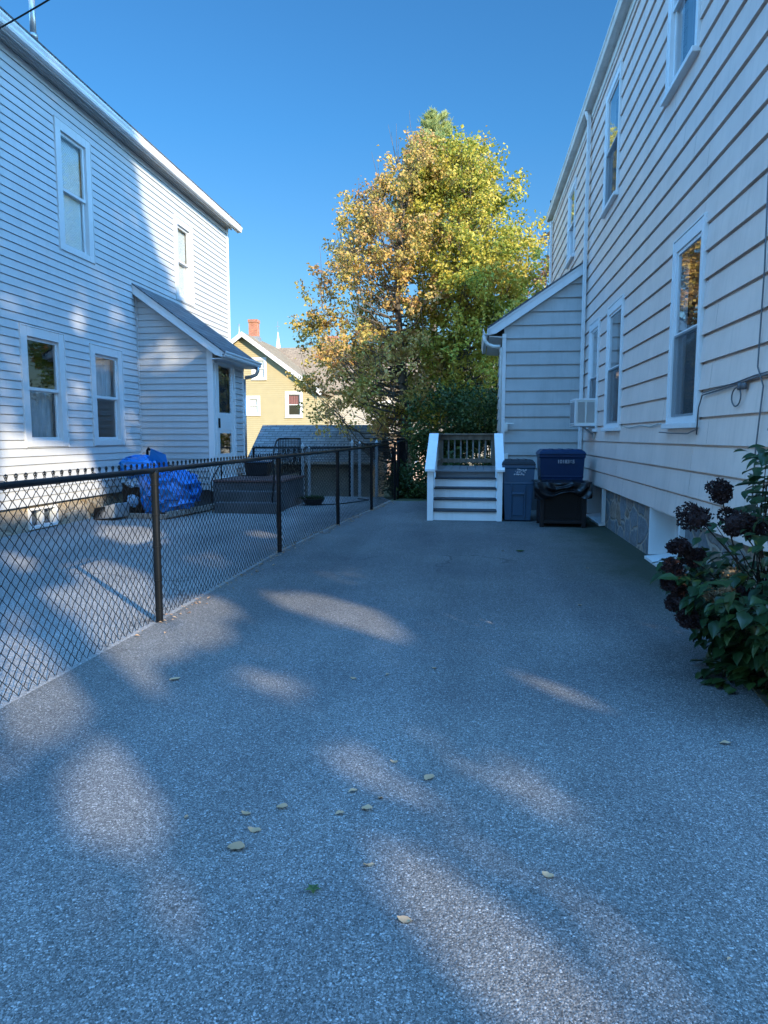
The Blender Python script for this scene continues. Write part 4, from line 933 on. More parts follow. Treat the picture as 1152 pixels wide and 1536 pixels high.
# ------------------------------------------------------------------ hydrangea
HB = thing('hydrangea_bush', 'hydrangea bush with dark dried flower heads in front of the beige house', 'bush', (1.75, 4.4, 0))
rn = random.Random(21)
def ovate(b, p, d, up, L, W, droop=.2):
    p = Vector(p); d = Vector(d).normalized(); s = d.cross(Vector(up)); s = s.normalized() if s.length > 1e-3 else d.orthogonal().normalized(); n = s.cross(d)
    i = len(b.v); prof = [(0, .04), (.15, .55), (.38, 1), (.62, .88), (.84, .45), (1, .02)]
    for t, w_ in prof:
        c = p + d*L*t - n*(droop*L*t*t)
        for q in (-1, -.5, 0, .5, 1): b.v.append(tuple(c + s*(W*.5*w_*q) + n*(W*.16*abs(q)*w_ + .004*math.sin(t*25)*abs(q))))
    for k in range(5):
        for q in range(4): a = i+k*5+q; b.f.append((a, a+1, a+6, a+5))
lv = MB(); stm = MB()
heads = [(1.44,4.30,1.16,.078,0),(1.33,4.32,1.00,.095,0),(1.53,4.28,.98,.10,0),(1.63,4.3,.95,.085,0),(1.23,4.32,.83,.062,0),(1.31,4.35,.76,.065,0),(1.19,4.3,.71,.06,0),(1.20,4.3,.60,.07,0),(1.23,4.28,.50,.07,0),(1.27,4.2,.42,.06,0),(1.49,4.05,.60,.055,0),(1.40,4.0,.64,.05,1),(1.36,4.1,.58,.045,1),(1.47,4.15,.70,.05,1),(1.70,4.2,1.52,.05,0),(1.72,4.15,1.42,.045,0),(1.75,4.1,1.28,.05,0),(1.84,4.0,.95,.07,0)]
def stem(p, base=None, r=.005):
    base = base or (rn.uniform(1.7, 2.05), rn.uniform(4.1, 4.7), 0); p = Vector(p); B = Vector(base); m_ = B.lerp(p, .5) + Vector((rn.uniform(-.06,.06), rn.uniform(-.06,.06), .08)); stm.tube([B, m_, p], [r*1.5, r*1.1, r*.7], 5)
    return [B, m_, p]
for hx, hy, hz_, hr, tan in heads:
    stem((hx, hy, hz_)); b = MB(); lob = [(Vector((hx,hy,hz_)), hr*.80)] + [(Vector((hx,hy,hz_)) + Vector((rn.uniform(-1,1), rn.uniform(-1,1), rn.uniform(-.8,.8)))*hr*.55, hr*rn.uniform(.4,.6)) for _ in range(4)]
    for k in range(int(760 if not tan else 170)):
        cc, r_ = rn.choice(lob); d = Vector((rn.gauss(0,1), rn.gauss(0,1), rn.gauss(0,1))).normalized(); p = cc + Vector((d.x, d.y, d.z*.85))*r_*rn.uniform(.75, 1.12)
        b.leaf(p, d + Vector((rn.uniform(-1,1), rn.uniform(-1,1), rn.uniform(-1,1)))*.9, d, rn.uniform(.014, .024), rn.uniform(.012, .018), .4)
    i0 = len(b.v)      # dense core of packed petals
    for j in range(7):
        for i in range(12):
            ph = math.pi*(j+.5)/7; az = 2*math.pi*i/12; f = hr*.62*(1+.12*rn.uniform(-1,1)); b.v.append((hx+f*math.sin(ph)*math.cos(az), hy+f*math.sin(ph)*math.sin(az), hz_+f*.85*math.cos(ph)))
    for j in range(6):
        for i in range(12): a = i0+j*12+i; c = i0+j*12+(i+1) % 12; b.f.append((a, c, c+12, a+12))
    b.build('flower_head', M['flowertan' if tan else 'flower'], HB)
for k in range(2600):      # leaves through the body of the bush
    while True:
        z = rn.uniform(.02, 1.42); y = rn.uniform(3.55, 5.0)
        xl = 1.25 + .12*math.sin(z*7) + (.14 if z < .25 else 0) + max(0, z-.72)*.62 + .28*abs(y-4.3) + (.16 if y < 4.1 and z < .4 else 0)
        xx = rn.uniform(xl, 2.16)
        if xx > xl + .45 and rn.random() < .5: continue
        if z > .74 and rn.random() < .72: continue
        if z > .12 and rn.random() < .12: continue
        if z > .70 and xx < 1.72 and rn.random() < .75: continue
        break
    p = Vector((xx, y, z)); d = Vector((-.7 + rn.uniform(-.6,.6), -.5 + rn.uniform(-.8,.8), rn.uniform(-.6,.35)))
    L = rn.uniform(.055, .115); ovate(lv, p, d, (rn.uniform(-.4,.4), rn.uniform(-.4,.4), 1), L, L*rn.uniform(.55,.75), rn.uniform(.05,.5))
    if k % 9 == 0: stem(p, r=.0035)
for (x, y, z, az, L) in [(1.60,4.1,1.22,2.9,.15),(1.62,4.1,1.26,1.9,.14),(1.64,4.08,1.16,3.5,.16),(1.66,4.05,1.28,.8,.13),(1.62,4.12,1.08,3.9,.15),(1.68,4.05,1.10,5.2,.14),(1.66,4.05,1.00,4.2,.15),(1.72,4.0,1.20,5.6,.15),(1.70,4.0,1.05,3.2,.13),(1.74,3.98,.93,3.4,.14),(1.60,4.1,.93,4.4,.14),(1.75,3.95,1.32,2.2,.13),(1.78,3.95,1.1,4.5,.15),(1.5,4.15,.86,4.3,.12),(1.42,4.2,.90,4.6,.11),(1.80,3.9,.85,3.6,.14),(1.55,4.2,.80,2.9,.12)]:
    ovate(lv, (x, y, z), (math.cos(az), math.sin(az)*.8, rn.uniform(-.15,.25)), (0,0,1), L, L*.66, rn.uniform(.1,.35)); stem((x, y, z), r=.004)
lv.build('foliage', M['leaf_hyd'], HB, smooth=True); stm.build('stem', M['stem'], HB)

# ------------------------------------------------------------------ trees
def interp(tab, z):
    if z >= tab[0][0]: return tab[0][1:]
    for a, c in zip(tab, tab[1:]):
        if z >= c[0]:
            t = (a[0]-z)/(a[0]-c[0]); return tuple(a[k] + (c[k]-a[k])*t for k in range(1, len(a)))
    return tab[-1][1:]
def limb(b, p0, p1, r0, r1, rn, n=5, wob=.12, up=.25):
    p0, p1 = Vector(p0), Vector(p1); L = (p1-p0).length; pts = []
    for k in range(n+1):
        t = k/n; p = p0.lerp(p1, t); w_ = math.sin(math.pi*t)
        pts.append(p + Vector((rn.uniform(-1,1)*wob*L*w_*.4, rn.uniform(-1,1)*wob*L*w_*.4, -up*L*w_*.35)))
    b.tube(pts, [r0 + (r1-r0)*(k/n)**.8 for k in range(n+1)], 6); return pts
def tree(name, label, base, trunk, env, depth, leafm, nclump, nleaf, lsize, seed, group=None, rc=(.35,.75), twigs=0, skip=None, zlo=None, noleaf=0.0):
    rn = random.Random(seed); T = thing(name, label, 'tree', base, group)
    tb = MB(); tb.tube([p[:3] for p in trunk], [p[3] for p in trunk], 12); tb.build('trunk', M['bark'], T, smooth=True)
    lb = MB(); lf = MB(); zt, zb_ = env[0][0], env[-1][0]; cl = []
    tries = 0
    while len(cl) < nclump and tries < nclump*30:
        tries += 1
        z = rn.uniform(zb_, zt); x0, x1 = interp(env, z); hw = (x1-x0)/2; cx = (x0+x1)/2
        if rn.random() > .35 + hw/3.2: continue
        rc_ = rn.uniform(*rc) * min(1, .35 + hw/2)
        a = rn.uniform(0, 6.283); rr = math.sqrt(rn.uniform(.03, 1))
        x = cx + max(0, hw-rc_*.45)*rr*math.cos(a); y = base[1] + max(.2, depth*min(1, hw/2.5))*rr*math.sin(a)
        if skip and skip(x, y, z): continue
        cl.append((Vector((x, y, z)), rc_))
    for c, r in cl:
        # attach to the trunk lower down
        tz = max(trunk[1][2], c.z - rn.uniform(.25, .6)*(abs(c.x-base[0]) + abs(c.y-base[1]) + .6))
        tp = None
        for p, q in zip(trunk, trunk[1:]):
            if p[2] <= tz <= q[2]: t = (tz-p[2])/(q[2]-p[2]); tp = Vector(p[:3]).lerp(Vector(q[:3]), t); tr = p[3] + (q[3]-p[3])*t
        if tp is None: tp = Vector(trunk[-1][:3]); tr = trunk[-1][3]
        pts = limb(lb, tp, c, min(.042, tr*.45), .008, rn, 6, .30, .5)
        for k in range(5):
            d = Vector((rn.gauss(0,1), rn.gauss(0,1), rn.gauss(.3,.8))).normalized()*r*rn.uniform(.6,1.1); limb(lb, c - (c-tp).normalized()*r*.5, c+d, .009, .003, rn, 3, .1, 0)
    per = nleaf // max(1, len(cl))
    for c, r in cl:
        if rn.random() < noleaf: continue
        sub = [c + Vector((rn.gauss(0,1), rn.gauss(0,1), rn.gauss(0,.8)))*r*.62 for _ in range(8)]
        for k in range(int(per*rn.uniform(.6, 1.4)*(r/((rc[0]+rc[1])/2))**1.5)):
            s = rn.choice(sub); p = s + Vector((rn.gauss(0,1), rn.gauss(0,1), rn.gauss(0,1)))*r*.20
            d = Vector((rn.uniform(-1,1), rn.uniform(-1,1), rn.uniform(-1,.4))); L = lsize*rn.uniform(.6, 1.3)
            lf.leaf(p, d, (rn.uniform(-1,1), rn.uniform(-1,1), rn.uniform(0,1)), L, L*rn.uniform(.6,.9), .15)
    for k in range(twigs):     # bare whips standing out of the crown
        c, r = rn.choice(cl)
        if rn.random() < .5 or c.x < base[0]:
            limb(lb, c, c + Vector((rn.uniform(-.35,.1), rn.uniform(-.2,.2), rn.uniform(.6,1.5))), .013, .004, rn, 3, .06, 0)
    lb.build('limb', M['bark'], T, smooth=True)
    lf.build('crown', M[leafm], T)
    return T
envA = [(11.2,-2.1,-1.0),(10.3,-2.95,-.6),(9.75,-3.6,-.5),(8.93,-4.5,-.5),(8.08,-4.95,-.6),(7.21,-5.3,-.7),(6.34,-5.5,-.8),(5.45,-5.8,-.8),(4.55,-5.6,-.8),(3.88,-5.9,-.9),(3.21,-6.5,-1.0),(2.5,-6.7,-1.2),(1.9,-5.9,-1.6)]
envB = [(11.15,-1.3,-.3),(10.9,-1.8,.1),(10.55,-2.1,.69),(9.75,-2.3,1.22),(8.93,-2.4,1.75),(8.08,-2.4,2.1),(7.21,-2.4,2.5),(6.34,-2.3,2.7),(5.45,-2.3,2.6),(4.55,-2.3,2.3),(3.88,-2.4,2.0),(3.21,-2.6,1.8),(2.29,-2.6,1.6),(1.3,-2.3,1.4)]
tree('maple_tree', 'tall thinning maple turning gold and orange, left half of the big autumn crown', (-2.25, 24, -1.2),
     [(-2.25,24,-1.3,.26),(-2.25,24,.6,.20),(-2.3,24,2.2,.17),(-2.45,24,4,.13),(-2.6,24,6,.10),(-2.5,24,8.3,.06),(-2.3,24,10.2,.02)],
     envA, 2.4, 'leaf_gold', 170, 40000, .118, 3, 'autumn trees beyond the driveway', (.34,.70), twigs=110, noleaf=.10)
tree('maple_tree', 'full leafy maple in green and yellow, right half of the big autumn crown', (-.55, 24.8, -1.2),
     [(-.55,24.8,-1.3,.22),(-.55,24.8,.8,.17),(-.5,24.8,3.6,.14),(-.45,24.8,6.5,.10),(-.4,24.8,9,.05),(-.7,24.8,11,.02)],
     envB, 2.6, 'leaf_green', 210, 62000, .118, 8, 'autumn trees beyond the driveway', (.40,.80), twigs=10)
# lower limb sweeping left
tree('rusty_tree', 'small rust-coloured tree just behind the far corner of the beige house', (4.2, 30, -1.2),
     [(4.2,30,-1.2,.16),(4.2,30,4,.12),(4.0,30,10,.03)], [(10.9,2.7,3.6),(10.2,2.2,4.6),(9,1.9,5.6),(8,2.0,6),(6.5,2.3,6),(5,3,5.5)], 1.6, 'leaf_rust', 48, 6500, .13, 12, None, (.35,.65), twigs=12)
# pine
PT = thing('pine_tree', 'pine whose pale green tip rises above the maples', 'tree', (-3.4, 60, -1.2)); rn = random.Random(5)
b = MB(); b.tube([(-3.4,60,-1.3), (-3.4,60,12), (-3.4,60,27.4)], [.36,.26,.03], 10); b.build('trunk', M['bark'], PT, smooth=True)
b = MB(); nb_ = MB(); z = 17.0
while z < 27.4:
    Rr = (28.2 - z)*.42 + .3
    for k in range(9):
        a = rn.uniform(0, 6.28); d = Vector((math.cos(a), math.sin(a), .25 + .5*max(0, z-24)/4)); L = Rr*rn.uniform(.6,1.1); p0 = Vector((-3.4,60,z)); p1 = p0 + d*L; nb_.tube([p0, p0.lerp(p1,.5)+Vector((0,0,-.04)), p1], [.02,.012,.004], 4)
        for j in range(int(16 + L*26)):
            t = rn.uniform(.3, 1.03); q = p0 + d*(L*t) + Vector((rn.gauss(0,.10), rn.gauss(0,.10), rn.gauss(0,.08)))
            for i in range(3): b.leaf(q, d*.6 + Vector((rn.uniform(-1,1), rn.uniform(-1,1), rn.uniform(-.3,1))), (0,0,1), rn.uniform(.26,.44), .055, .1)
    z += .42
nb_.build('limb', M['bark'], PT); b.build('crown', M['leaf_pine'], PT)
# understory
def shrub(name, label, c, r, nl, ls, m, seed, group=None, cat='shrub'):
    T = thing(name, label, cat, (c[0], c[1], gz(c[0], c[1])), group); rn = random.Random(seed); b = MB(); s = MB(); c = Vector(c)
    cs = [c + Vector((rn.uniform(-1,1)*r[0]*.75, rn.uniform(-1,1)*r[1]*.75, rn.uniform(-.8,.85)*r[2])) for _ in range(26)]
    for q in cs: s.tube([(c.x + rn.uniform(-.1,.1), c.y, gz(c.x, c.y)-.02), c.lerp(q,.5), q], [.02,.012,.004], 5)
    for k in range(nl):
        q = rn.choice(cs); p = q + Vector((rn.gauss(0,1)*r[0]*.22, rn.gauss(0,1)*r[1]*.22, rn.gauss(0,1)*r[2]*.2)); d = Vector((rn.uniform(-1,1), rn.uniform(-1,1), rn.uniform(-.8,.6))); L = ls*rn.uniform(.6,1.3)
        if p.z > gz(p.x, p.y): b.leaf(p, d, (rn.uniform(-1,1), rn.uniform(-1,1), 1), L, L*.6, .2)
    s.build('stem', M['bark'], T); b.build('foliage', M[m], T)
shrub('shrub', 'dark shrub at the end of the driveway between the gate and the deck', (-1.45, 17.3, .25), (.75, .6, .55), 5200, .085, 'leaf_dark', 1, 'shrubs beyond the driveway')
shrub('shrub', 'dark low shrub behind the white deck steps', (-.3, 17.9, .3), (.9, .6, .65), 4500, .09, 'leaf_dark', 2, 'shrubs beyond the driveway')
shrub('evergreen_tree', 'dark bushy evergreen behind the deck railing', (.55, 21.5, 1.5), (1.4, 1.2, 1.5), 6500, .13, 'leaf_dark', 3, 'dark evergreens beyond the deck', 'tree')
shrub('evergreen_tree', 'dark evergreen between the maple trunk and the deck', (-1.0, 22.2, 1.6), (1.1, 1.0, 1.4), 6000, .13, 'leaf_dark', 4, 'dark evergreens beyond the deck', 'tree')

# street trees behind the camera on the sunny side: they shade the driveway
MASK = [
(0.95, [(1.38, 0.78), (1.45, 0.73), (1.47, 0.64), (1.48, 0.54), (1.46, 0.45), (1.41, 0.38), (1.18, 0.44), (1.21, 0.54), (1.26, 0.65)]),
(0.35, [(1.66, 1.16), (1.86, 1.06), (1.86, 0.9), (1.84, 0.75), (1.81, 0.62), (1.75, 0.52), (1.72, 0.41), (1.65, 0.33), (1.49, 0.37), (1.55, 0.48), (1.6, 0.6), (1.64, 0.74), (1.63, 0.88), (1.56, 1.05)]),
(0.35, [(2.13, 1.06), (2.24, 0.95), (2.2, 0.8), (2.13, 0.64), (2.01, 0.65), (1.99, 0.78), (1.98, 0.93)]),
(0.95, [(0.86, 1.14), (0.76, 1.06), (0.66, 1.03), (0.57, 1.06), (0.52, 1.13), (0.54, 1.23), (0.63, 1.33), (0.75, 1.37), (0.86, 1.34), (0.9, 1.24)]),
(0.45, [(0.88, 0.81), (0.81, 0.77), (0.72, 0.77), (0.65, 0.79), (0.61, 0.83), (0.63, 0.89), (0.69, 0.93), (0.79, 0.94), (0.87, 0.92), (0.91, 0.87)]),
(0.35, [(1.92, 1.45), (1.79, 1.39), (1.66, 1.37), (1.55, 1.4), (1.52, 1.47), (1.57, 1.56), (1.69, 1.63), (1.85, 1.66), (1.96, 1.62), (1.99, 1.54)]),
(0.65, [(0.43, 1.69), (0.67, 1.77), (0.99, 1.98), (1.37, 2.09), (1.63, 2.11), (1.2, 1.64), (0.92, 1.64), (0.65, 1.46), (0.35, 1.43)]),
(0.95, [(2.35, 2.25), (2.21, 2.17), (2.04, 2.14), (1.93, 2.17), (1.88, 2.26), (1.93, 2.38), (2.06, 2.48), (2.24, 2.52), (2.38, 2.48), (2.42, 2.37)]),
(0.85, [(2.04, 2.01), (1.92, 1.94), (1.8, 1.91), (1.7, 1.94), (1.65, 2.01), (1.7, 2.1), (1.8, 2.19), (1.95, 2.22), (2.06, 2.18), (2.1, 2.1)]),
(0.8, [(1.69, 1.96), (1.59, 1.89), (1.48, 1.86), (1.4, 1.88), (1.38, 1.95), (1.4, 2.04), (1.5, 2.13), (1.62, 2.17), (1.71, 2.14), (1.73, 2.06)]),
(0.75, [(1.28, 1.73), (1.19, 1.65), (1.07, 1.63), (0.98, 1.65), (0.93, 1.73), (0.95, 1.83), (1.03, 1.91), (1.17, 1.95), (1.28, 1.92), (1.32, 1.83)]),
(0.85, [(2.89, 2.42), (3.23, 2.25), (3.35, 1.96), (3.12, 1.71), (2.93, 1.66), (2.9, 1.85), (2.78, 2.17)]),
(0.3, [(4.17, 2.44), (4.03, 2.4), (3.86, 2.4), (3.73, 2.44), (3.66, 2.51), (3.7, 2.58), (3.84, 2.62), (4.01, 2.63), (4.15, 2.58), (4.21, 2.51)]),
(1, [(3.73, 1.71), (3.91, 1.67), (3.86, 1.5), (3.67, 1.52), (3.6, 1.61)]),
(0.9, [(3.16, 1.61), (3.21, 1.54), (3.19, 1.46), (3.1, 1.53), (2.86, 1.43), (2.86, 1.46)]),
(0.9, [(3.17, 1.19), (3.19, 1.1), (3.15, 0.96), (3.1, 0.98), (3.08, 1.09)]),
(0.6, [(3.64, 1.06), (3.63, 0.98), (3.68, 0.85), (3.5, 0.79), (3.39, 0.86), (3.44, 0.98)]),
(1, [(4.82, 1.28), (4.89, 1.24), (4.76, 1.12), (4.66, 1.17)]),
(1, [(4.17, 1.11), (4.21, 1.08), (4.17, 1.05), (4.12, 1.08)]),
(1, [(3.68, 0.92), (3.69, 0.85), (3.64, 0.86)]),
(0.8, [(0.62, 2.32), (1.04, 2.96), (1.42, 3.0), (1.76, 3.06), (1.89, 2.51), (1.71, 2.23), (1.27, 2.01), (0.96, 1.92), (0.67, 1.79), (0.44, 1.71)]),
(1, [(1.65, 3.47), (2.09, 3.6), (2.21, 3.02), (1.85, 2.35), (1.53, 2.68)]),
(1, [(2.91, 4.98), (3.57, 4.61), (3.16, 4.0), (2.71, 4.04), (2.62, 4.5)]),
(0.6, [(1.19, 4.19), (1.49, 3.85), (1.3, 3.47), (0.98, 3.47)]),
(0.4, [(2.95, 3.35), (4.37, 3.65), (4.1, 3.34), (2.81, 3.03)]),
(0.6, [(4.99, 3.88), (4.82, 3.8), (4.63, 3.78), (4.48, 3.82), (4.43, 3.91), (4.49, 4.02), (4.66, 4.11), (4.86, 4.14), (5.02, 4.09), (5.07, 3.99)]),
(0.9, [(1.44, 6.35), (2.07, 6.37), (2.98, 6.58), (3.28, 5.96), (2.25, 5.36), (1.36, 5.06)]),
(0.5, [(1.51, 7.63), (1.8, 7.72), (1.83, 6.93), (1.81, 6.52), (1.43, 6.3)]),
(0.47, [(3.02, 7.55), (2.96, 7.1), (2.85, 6.8), (2.72, 6.75), (2.64, 6.95), (2.63, 7.34), (2.68, 7.77), (2.8, 8.08), (2.92, 8.15), (3.01, 7.95)]),
(0.39, [(1.97, 8.52), (1.92, 8.3), (1.81, 8.12), (1.7, 8.04), (1.61, 8.09), (1.59, 8.26), (1.63, 8.46), (1.73, 8.65), (1.85, 8.74), (1.94, 8.69)]),
(0.41, [(3.12, 9.29), (3.06, 8.99), (2.96, 8.77), (2.83, 8.68), (2.75, 8.77), (2.72, 9.01), (2.77, 9.29), (2.88, 9.52), (3.0, 9.62), (3.1, 9.53)]),
(0.5, [(4.08, 9.59), (4.01, 9.34), (3.86, 9.12), (3.69, 9.02), (3.56, 9.05), (3.52, 9.21), (3.58, 9.44), (3.72, 9.65), (3.89, 9.78), (4.03, 9.75)]),
(0.19, [(2.64, 12.38), (2.6, 12.18), (2.5, 11.98), (2.39, 11.86), (2.31, 11.86), (2.29, 11.98), (2.33, 12.17), (2.42, 12.37), (2.53, 12.49), (2.61, 12.49)]),
(0.17, [(4.53, 12.21), (4.44, 11.86), (4.24, 11.52), (4.01, 11.33), (3.85, 11.34), (3.79, 11.54), (3.87, 11.87), (4.06, 12.19), (4.29, 12.41), (4.47, 12.41)]),
(0.22, [(3.8, 10.08), (3.72, 9.84), (3.55, 9.61), (3.35, 9.47), (3.2, 9.46), (3.15, 9.6), (3.22, 9.82), (3.38, 10.05), (3.58, 10.21), (3.74, 10.22)]),
(0.39, [(4.31, 7.66), (4.26, 7.44), (4.16, 7.27), (4.04, 7.22), (3.96, 7.3), (3.93, 7.49), (3.98, 7.7), (4.08, 7.87), (4.19, 7.93), (4.28, 7.85)]),
(0.44, [(2.52, 5.67), (3.25, 5.88), (3.21, 5.32), (2.55, 5.1)]),
(0.47, [(4.42, 9.38), (4.75, 9.38), (5.37, 8.86), (5.36, 8.67), (4.63, 8.69), (4.43, 8.91)]),
(0.33, [(4.72, 8.09), (4.69, 7.99), (4.62, 7.95), (4.52, 7.99), (4.45, 8.08), (4.43, 8.2), (4.46, 8.31), (4.53, 8.34), (4.62, 8.31), (4.7, 8.21)]),
(0.33, [(4.94, 7.6), (4.92, 7.49), (4.87, 7.42), (4.81, 7.44), (4.76, 7.54), (4.75, 7.67), (4.77, 7.79), (4.82, 7.85), (4.88, 7.83), (4.92, 7.73)]),
(0.33, [(4.7, 7.15), (4.66, 7.08), (4.58, 7.07), (4.49, 7.11), (4.41, 7.18), (4.38, 7.27), (4.41, 7.33), (4.49, 7.34), (4.59, 7.3), (4.67, 7.23)])]
def inpoly(x, y, pg):
    c = False; j = len(pg)-1
    for i in range(len(pg)):
        xi, yi = pg[i]; xj, yj = pg[j]
        if (yi > y) != (yj > y) and x < (xj-xi)*(y-yi)/(yj-yi)+xi: c = not c
        j = i
    return c
def grow(s, q):
    if s < .7: return q
    cx = sum(p[0] for p in q)/len(q); cy = sum(p[1] for p in q)/len(q); out = []
    for x, y in q:
        d = math.hypot(x-cx, y-cy) + 1e-6; k = (d + .045) / d; out.append((cx+(x-cx)*k, cy+(y-cy)*k))
    return out
NW = len(MASK) - 14      # the last entries fall on the left house
MASK = [(min(.999, s*((1.6 if s < .7 else 1.35) if i < NW else .9)), grow(s, q)) for i, (s, q) in enumerate(MASK)]
MB_ = [(min(p[0] for p in q), max(p[0] for p in q), min(p[1] for p in q), max(p[1] for p in q), s, q) for s, q in MASK]
TANE = math.tan(R(EL))
SH = Vector((SUN.x, SUN.y)).normalized(); SP_ = Vector((-SH.y, SH.x))
def ahx(p):
    s = SH.x*p.x + SH.y*p.y; return SP_.x*p.x + SP_.y*p.y, p.z - s*TANE
TAU = 4.8
def gap(p, rn_):
    a, h = ahx(p)
    for a0, a1, h0, h1, s, q in MB_:
        if a0 <= a <= a1 and h0 <= h <= h1 and rn_ > -math.log(s)/TAU and inpoly(a, h, q): return True
    return False
def abound(h):      # the crowns end here, so the far end of the left wall is sunlit
    tab = [(13.6, 3.75), (13.2, 4.0), (12.0, 4.7), (11.3, 5.7), (10.8, 6.4), (10.0, 7.0)]
    if h >= tab[0][0]: return 3.75
    for q, r_ in zip(tab, tab[1:]):
        if h >= r_[0]: return q[1] + (r_[1]-q[1])*(q[0]-h)/(q[0]-r_[0])
    return 7.0
rn = random.Random(42); SHD = 12.5
parts_ = [MB() for _ in range(4)]; centres = [-2.0, 1.0, 3.6, 6.2]
cnt = 0
while cnt < 42000:
    a = rn.uniform(-3.6, 7.2); h = rn.uniform(-.1, 14.4); s = SHD + rn.uniform(-2.0, 2.0)
    if a > abound(h) + .35*noise.noise((a*.8, h*.8, 3)): continue
    L = rn.uniform(.22, .38)
    p = Vector((SH.x*s + SP_.x*a, SH.y*s + SP_.y*a, h + s*TANE))
    d = Vector((rn.uniform(-1,1), rn.uniform(-1,1), rn.uniform(-1,1))).normalized()
    tmp = MB(); tmp.leaf(p, d, (rn.uniform(-1,1), rn.uniform(-1,1), rn.uniform(-1,1)), L, L*.8, .1)
    k_ = rn.random(); cnt += 1
    if gap(p, k_) or any(gap(Vector(v), k_) for v in tmp.v):      # thin spray of small leaves edging the gap
        tmp = MB()
        for _ in range(7):
            q = p + Vector((rn.uniform(-.14,.14), rn.uniform(-.14,.14), rn.uniform(-.14,.14))); k_ = rn.random()
            if gap(q, k_): continue
            d = Vector((rn.uniform(-1,1), rn.uniform(-1,1), rn.uniform(-1,1))).normalized(); tmp.leaf(q - d*.045, d, (rn.uniform(-1,1), rn.uniform(-1,1), rn.uniform(-1,1)), .10, .085, .1)
    ci = min(range(4), key=lambda i: abs(centres[i] - a)); m_ = parts_[ci]; i = len(m_.v); m_.v += tmp.v; m_.f += [tuple(q+i for q in f) for f in tmp.f]
for ci, a in enumerate(centres):
    bx_ = Vector((SH.x*SHD + SP_.x*a, SH.y*SHD + SP_.y*a, 0))
    T = thing('street_tree', ['leafy street tree farthest left behind the photographer', 'leafy street tree left of centre behind the photographer', 'leafy street tree right of centre behind the photographer', 'leafy street tree nearest the beige house behind the photographer'][ci], 'tree', (bx_.x, bx_.y, 0), 'street trees shading the driveway')
    t_ = MB(); t_.tube([(bx_.x, bx_.y, -.1), (bx_.x, bx_.y, 5), (bx_.x, bx_.y, 11 if ci > 2 else 15)], [.26, .20, .05], 10); t_.build('trunk', M['bark'], T, smooth=True)
    t_ = MB()
    for k in range(8):
        q = bx_ + Vector((SP_.x*rn.uniform(-1.3,1.3), SP_.y*rn.uniform(-1.3,1.3), 6 + k)); limb(t_, (bx_.x, bx_.y, 5 + k), q + Vector((0,0,.8)), .07, .02, rn)
    t_.build('limb', M['bark'], T, smooth=True); parts_[ci].build('crown', M['leaf_street'], T)

# ------------------------------------------------------------------ background buildings
YH = thing('house', 'yellow gabled house in full sun beyond the back yards', 'house', (-15.8, 52, -1.2))
yw = MB(); YF = 47.5; ap = (-15.8, 8.44); sl = .735; ev = -10.7
yo = [(-15.25, -14.22, 5.42, 6.90), (-15.7, -14.72, 2.98, 4.28), (-12.9, -11.7, 2.82, 4.57)]
rk = lambda z: (ap[1] - z) / sl
siding(yw, FY(YF), -1.3, 8.34, .14, lambda z: max(-20.9, ap[0]-rk(z)), lambda z: min(ev, ap[0]+rk(z)), yo, d=.016)
siding(yw, FX(ev), -1.3, 4.68, .14, YF, 58, d=.016)
yw.build('wall', M['yellow'], YH)
b = MB(); b.poly([(-20.9, 58, -1.3), (ev, 58, -1.3), (ev, 58, 4.68), (ap[0], 58, 8.4), (-20.9, 58, 4.68)]); b.poly([(-20.9, YF, -1.3), (-20.9, 58, -1.3), (-20.9, 58, 4.68), (-20.9, YF, 4.68)]); b.build('rear_wall', M['yellow'], YH)
b = MB(); W4 = 5.5
for s in (-1, 1): b.prism([(ap[0], YF-.4, ap[1]+.17), (ap[0]+s*W4, YF-.4, ap[1]+.17-W4*sl), (ap[0]+s*W4, YF-.4, ap[1]+.05-W4*sl), (ap[0], YF-.4, ap[1]+.05)], (0, 11, 0))
b.build('roof', M['shingle_xy'], YH)
b = MB()
for s in (-1, 1): b.prism([(ap[0], YF-.43, ap[1]+.18), (ap[0]+s*W4, YF-.43, ap[1]+.18-W4*sl), (ap[0]+s*W4, YF-.43, ap[1]-.16-W4*sl), (ap[0], YF-.43, ap[1]-.16)], (0, .028, 0))
b.build('rake_board', M['trim'], YH)
for k, q in enumerate(yo):
    window(YH, FY(YF), *q, cas=.17, mat='trim', blind=[('blind', 1, .0), ('blind', 1, .0), ('redcloth', 1, .5)][k], sill=True, out=.03)
b = MB(); b.box(-16.08, -15.46, 49.5, 50.1, 7.5, 9.74); b.box(-16.12, -15.42, 49.46, 50.14, 9.62, 9.82); b.build('chimney', M['brick'], YH)
b = MB(); b.box(-16.18, -15.36, 49.4, 50.2, 7.5, 8.62); b.build('flashing', M['galv'], YH)
b = MB(); b.tube([(-16.45, 48.5, 7.8), (-16.45, 48.5, 9.35)], .065, 8); b.build('vent_pipe', M['galv'], YH, smooth=True)
YW = thing('house', 'tan-roofed wing house behind the yellow gable, partly hidden by the gold maple', 'house', (-8, 55, -1.2))
b = MB(); siding(b, FY(51.5), -1.3, 5.05, .14, ev+.02, -4.0, [(-7.0, -5.9, 2.4, 4.1)], d=.016); b.build('wall', M['stucco'], YW)
b = MB(); b.poly([(-4, 51.5, -1.3), (-4, 58.7, -1.3), (-4, 58.7, 5.05), (-4, 55.1, 8.3), (-4, 51.5, 5.05)]); b.poly([(-15, 58.7, -1.3), (-4, 58.7, -1.3), (-4, 58.7, 5.05), (-15, 58.7, 5.05)]); b.build('side_wall', M['stucco'], YW)
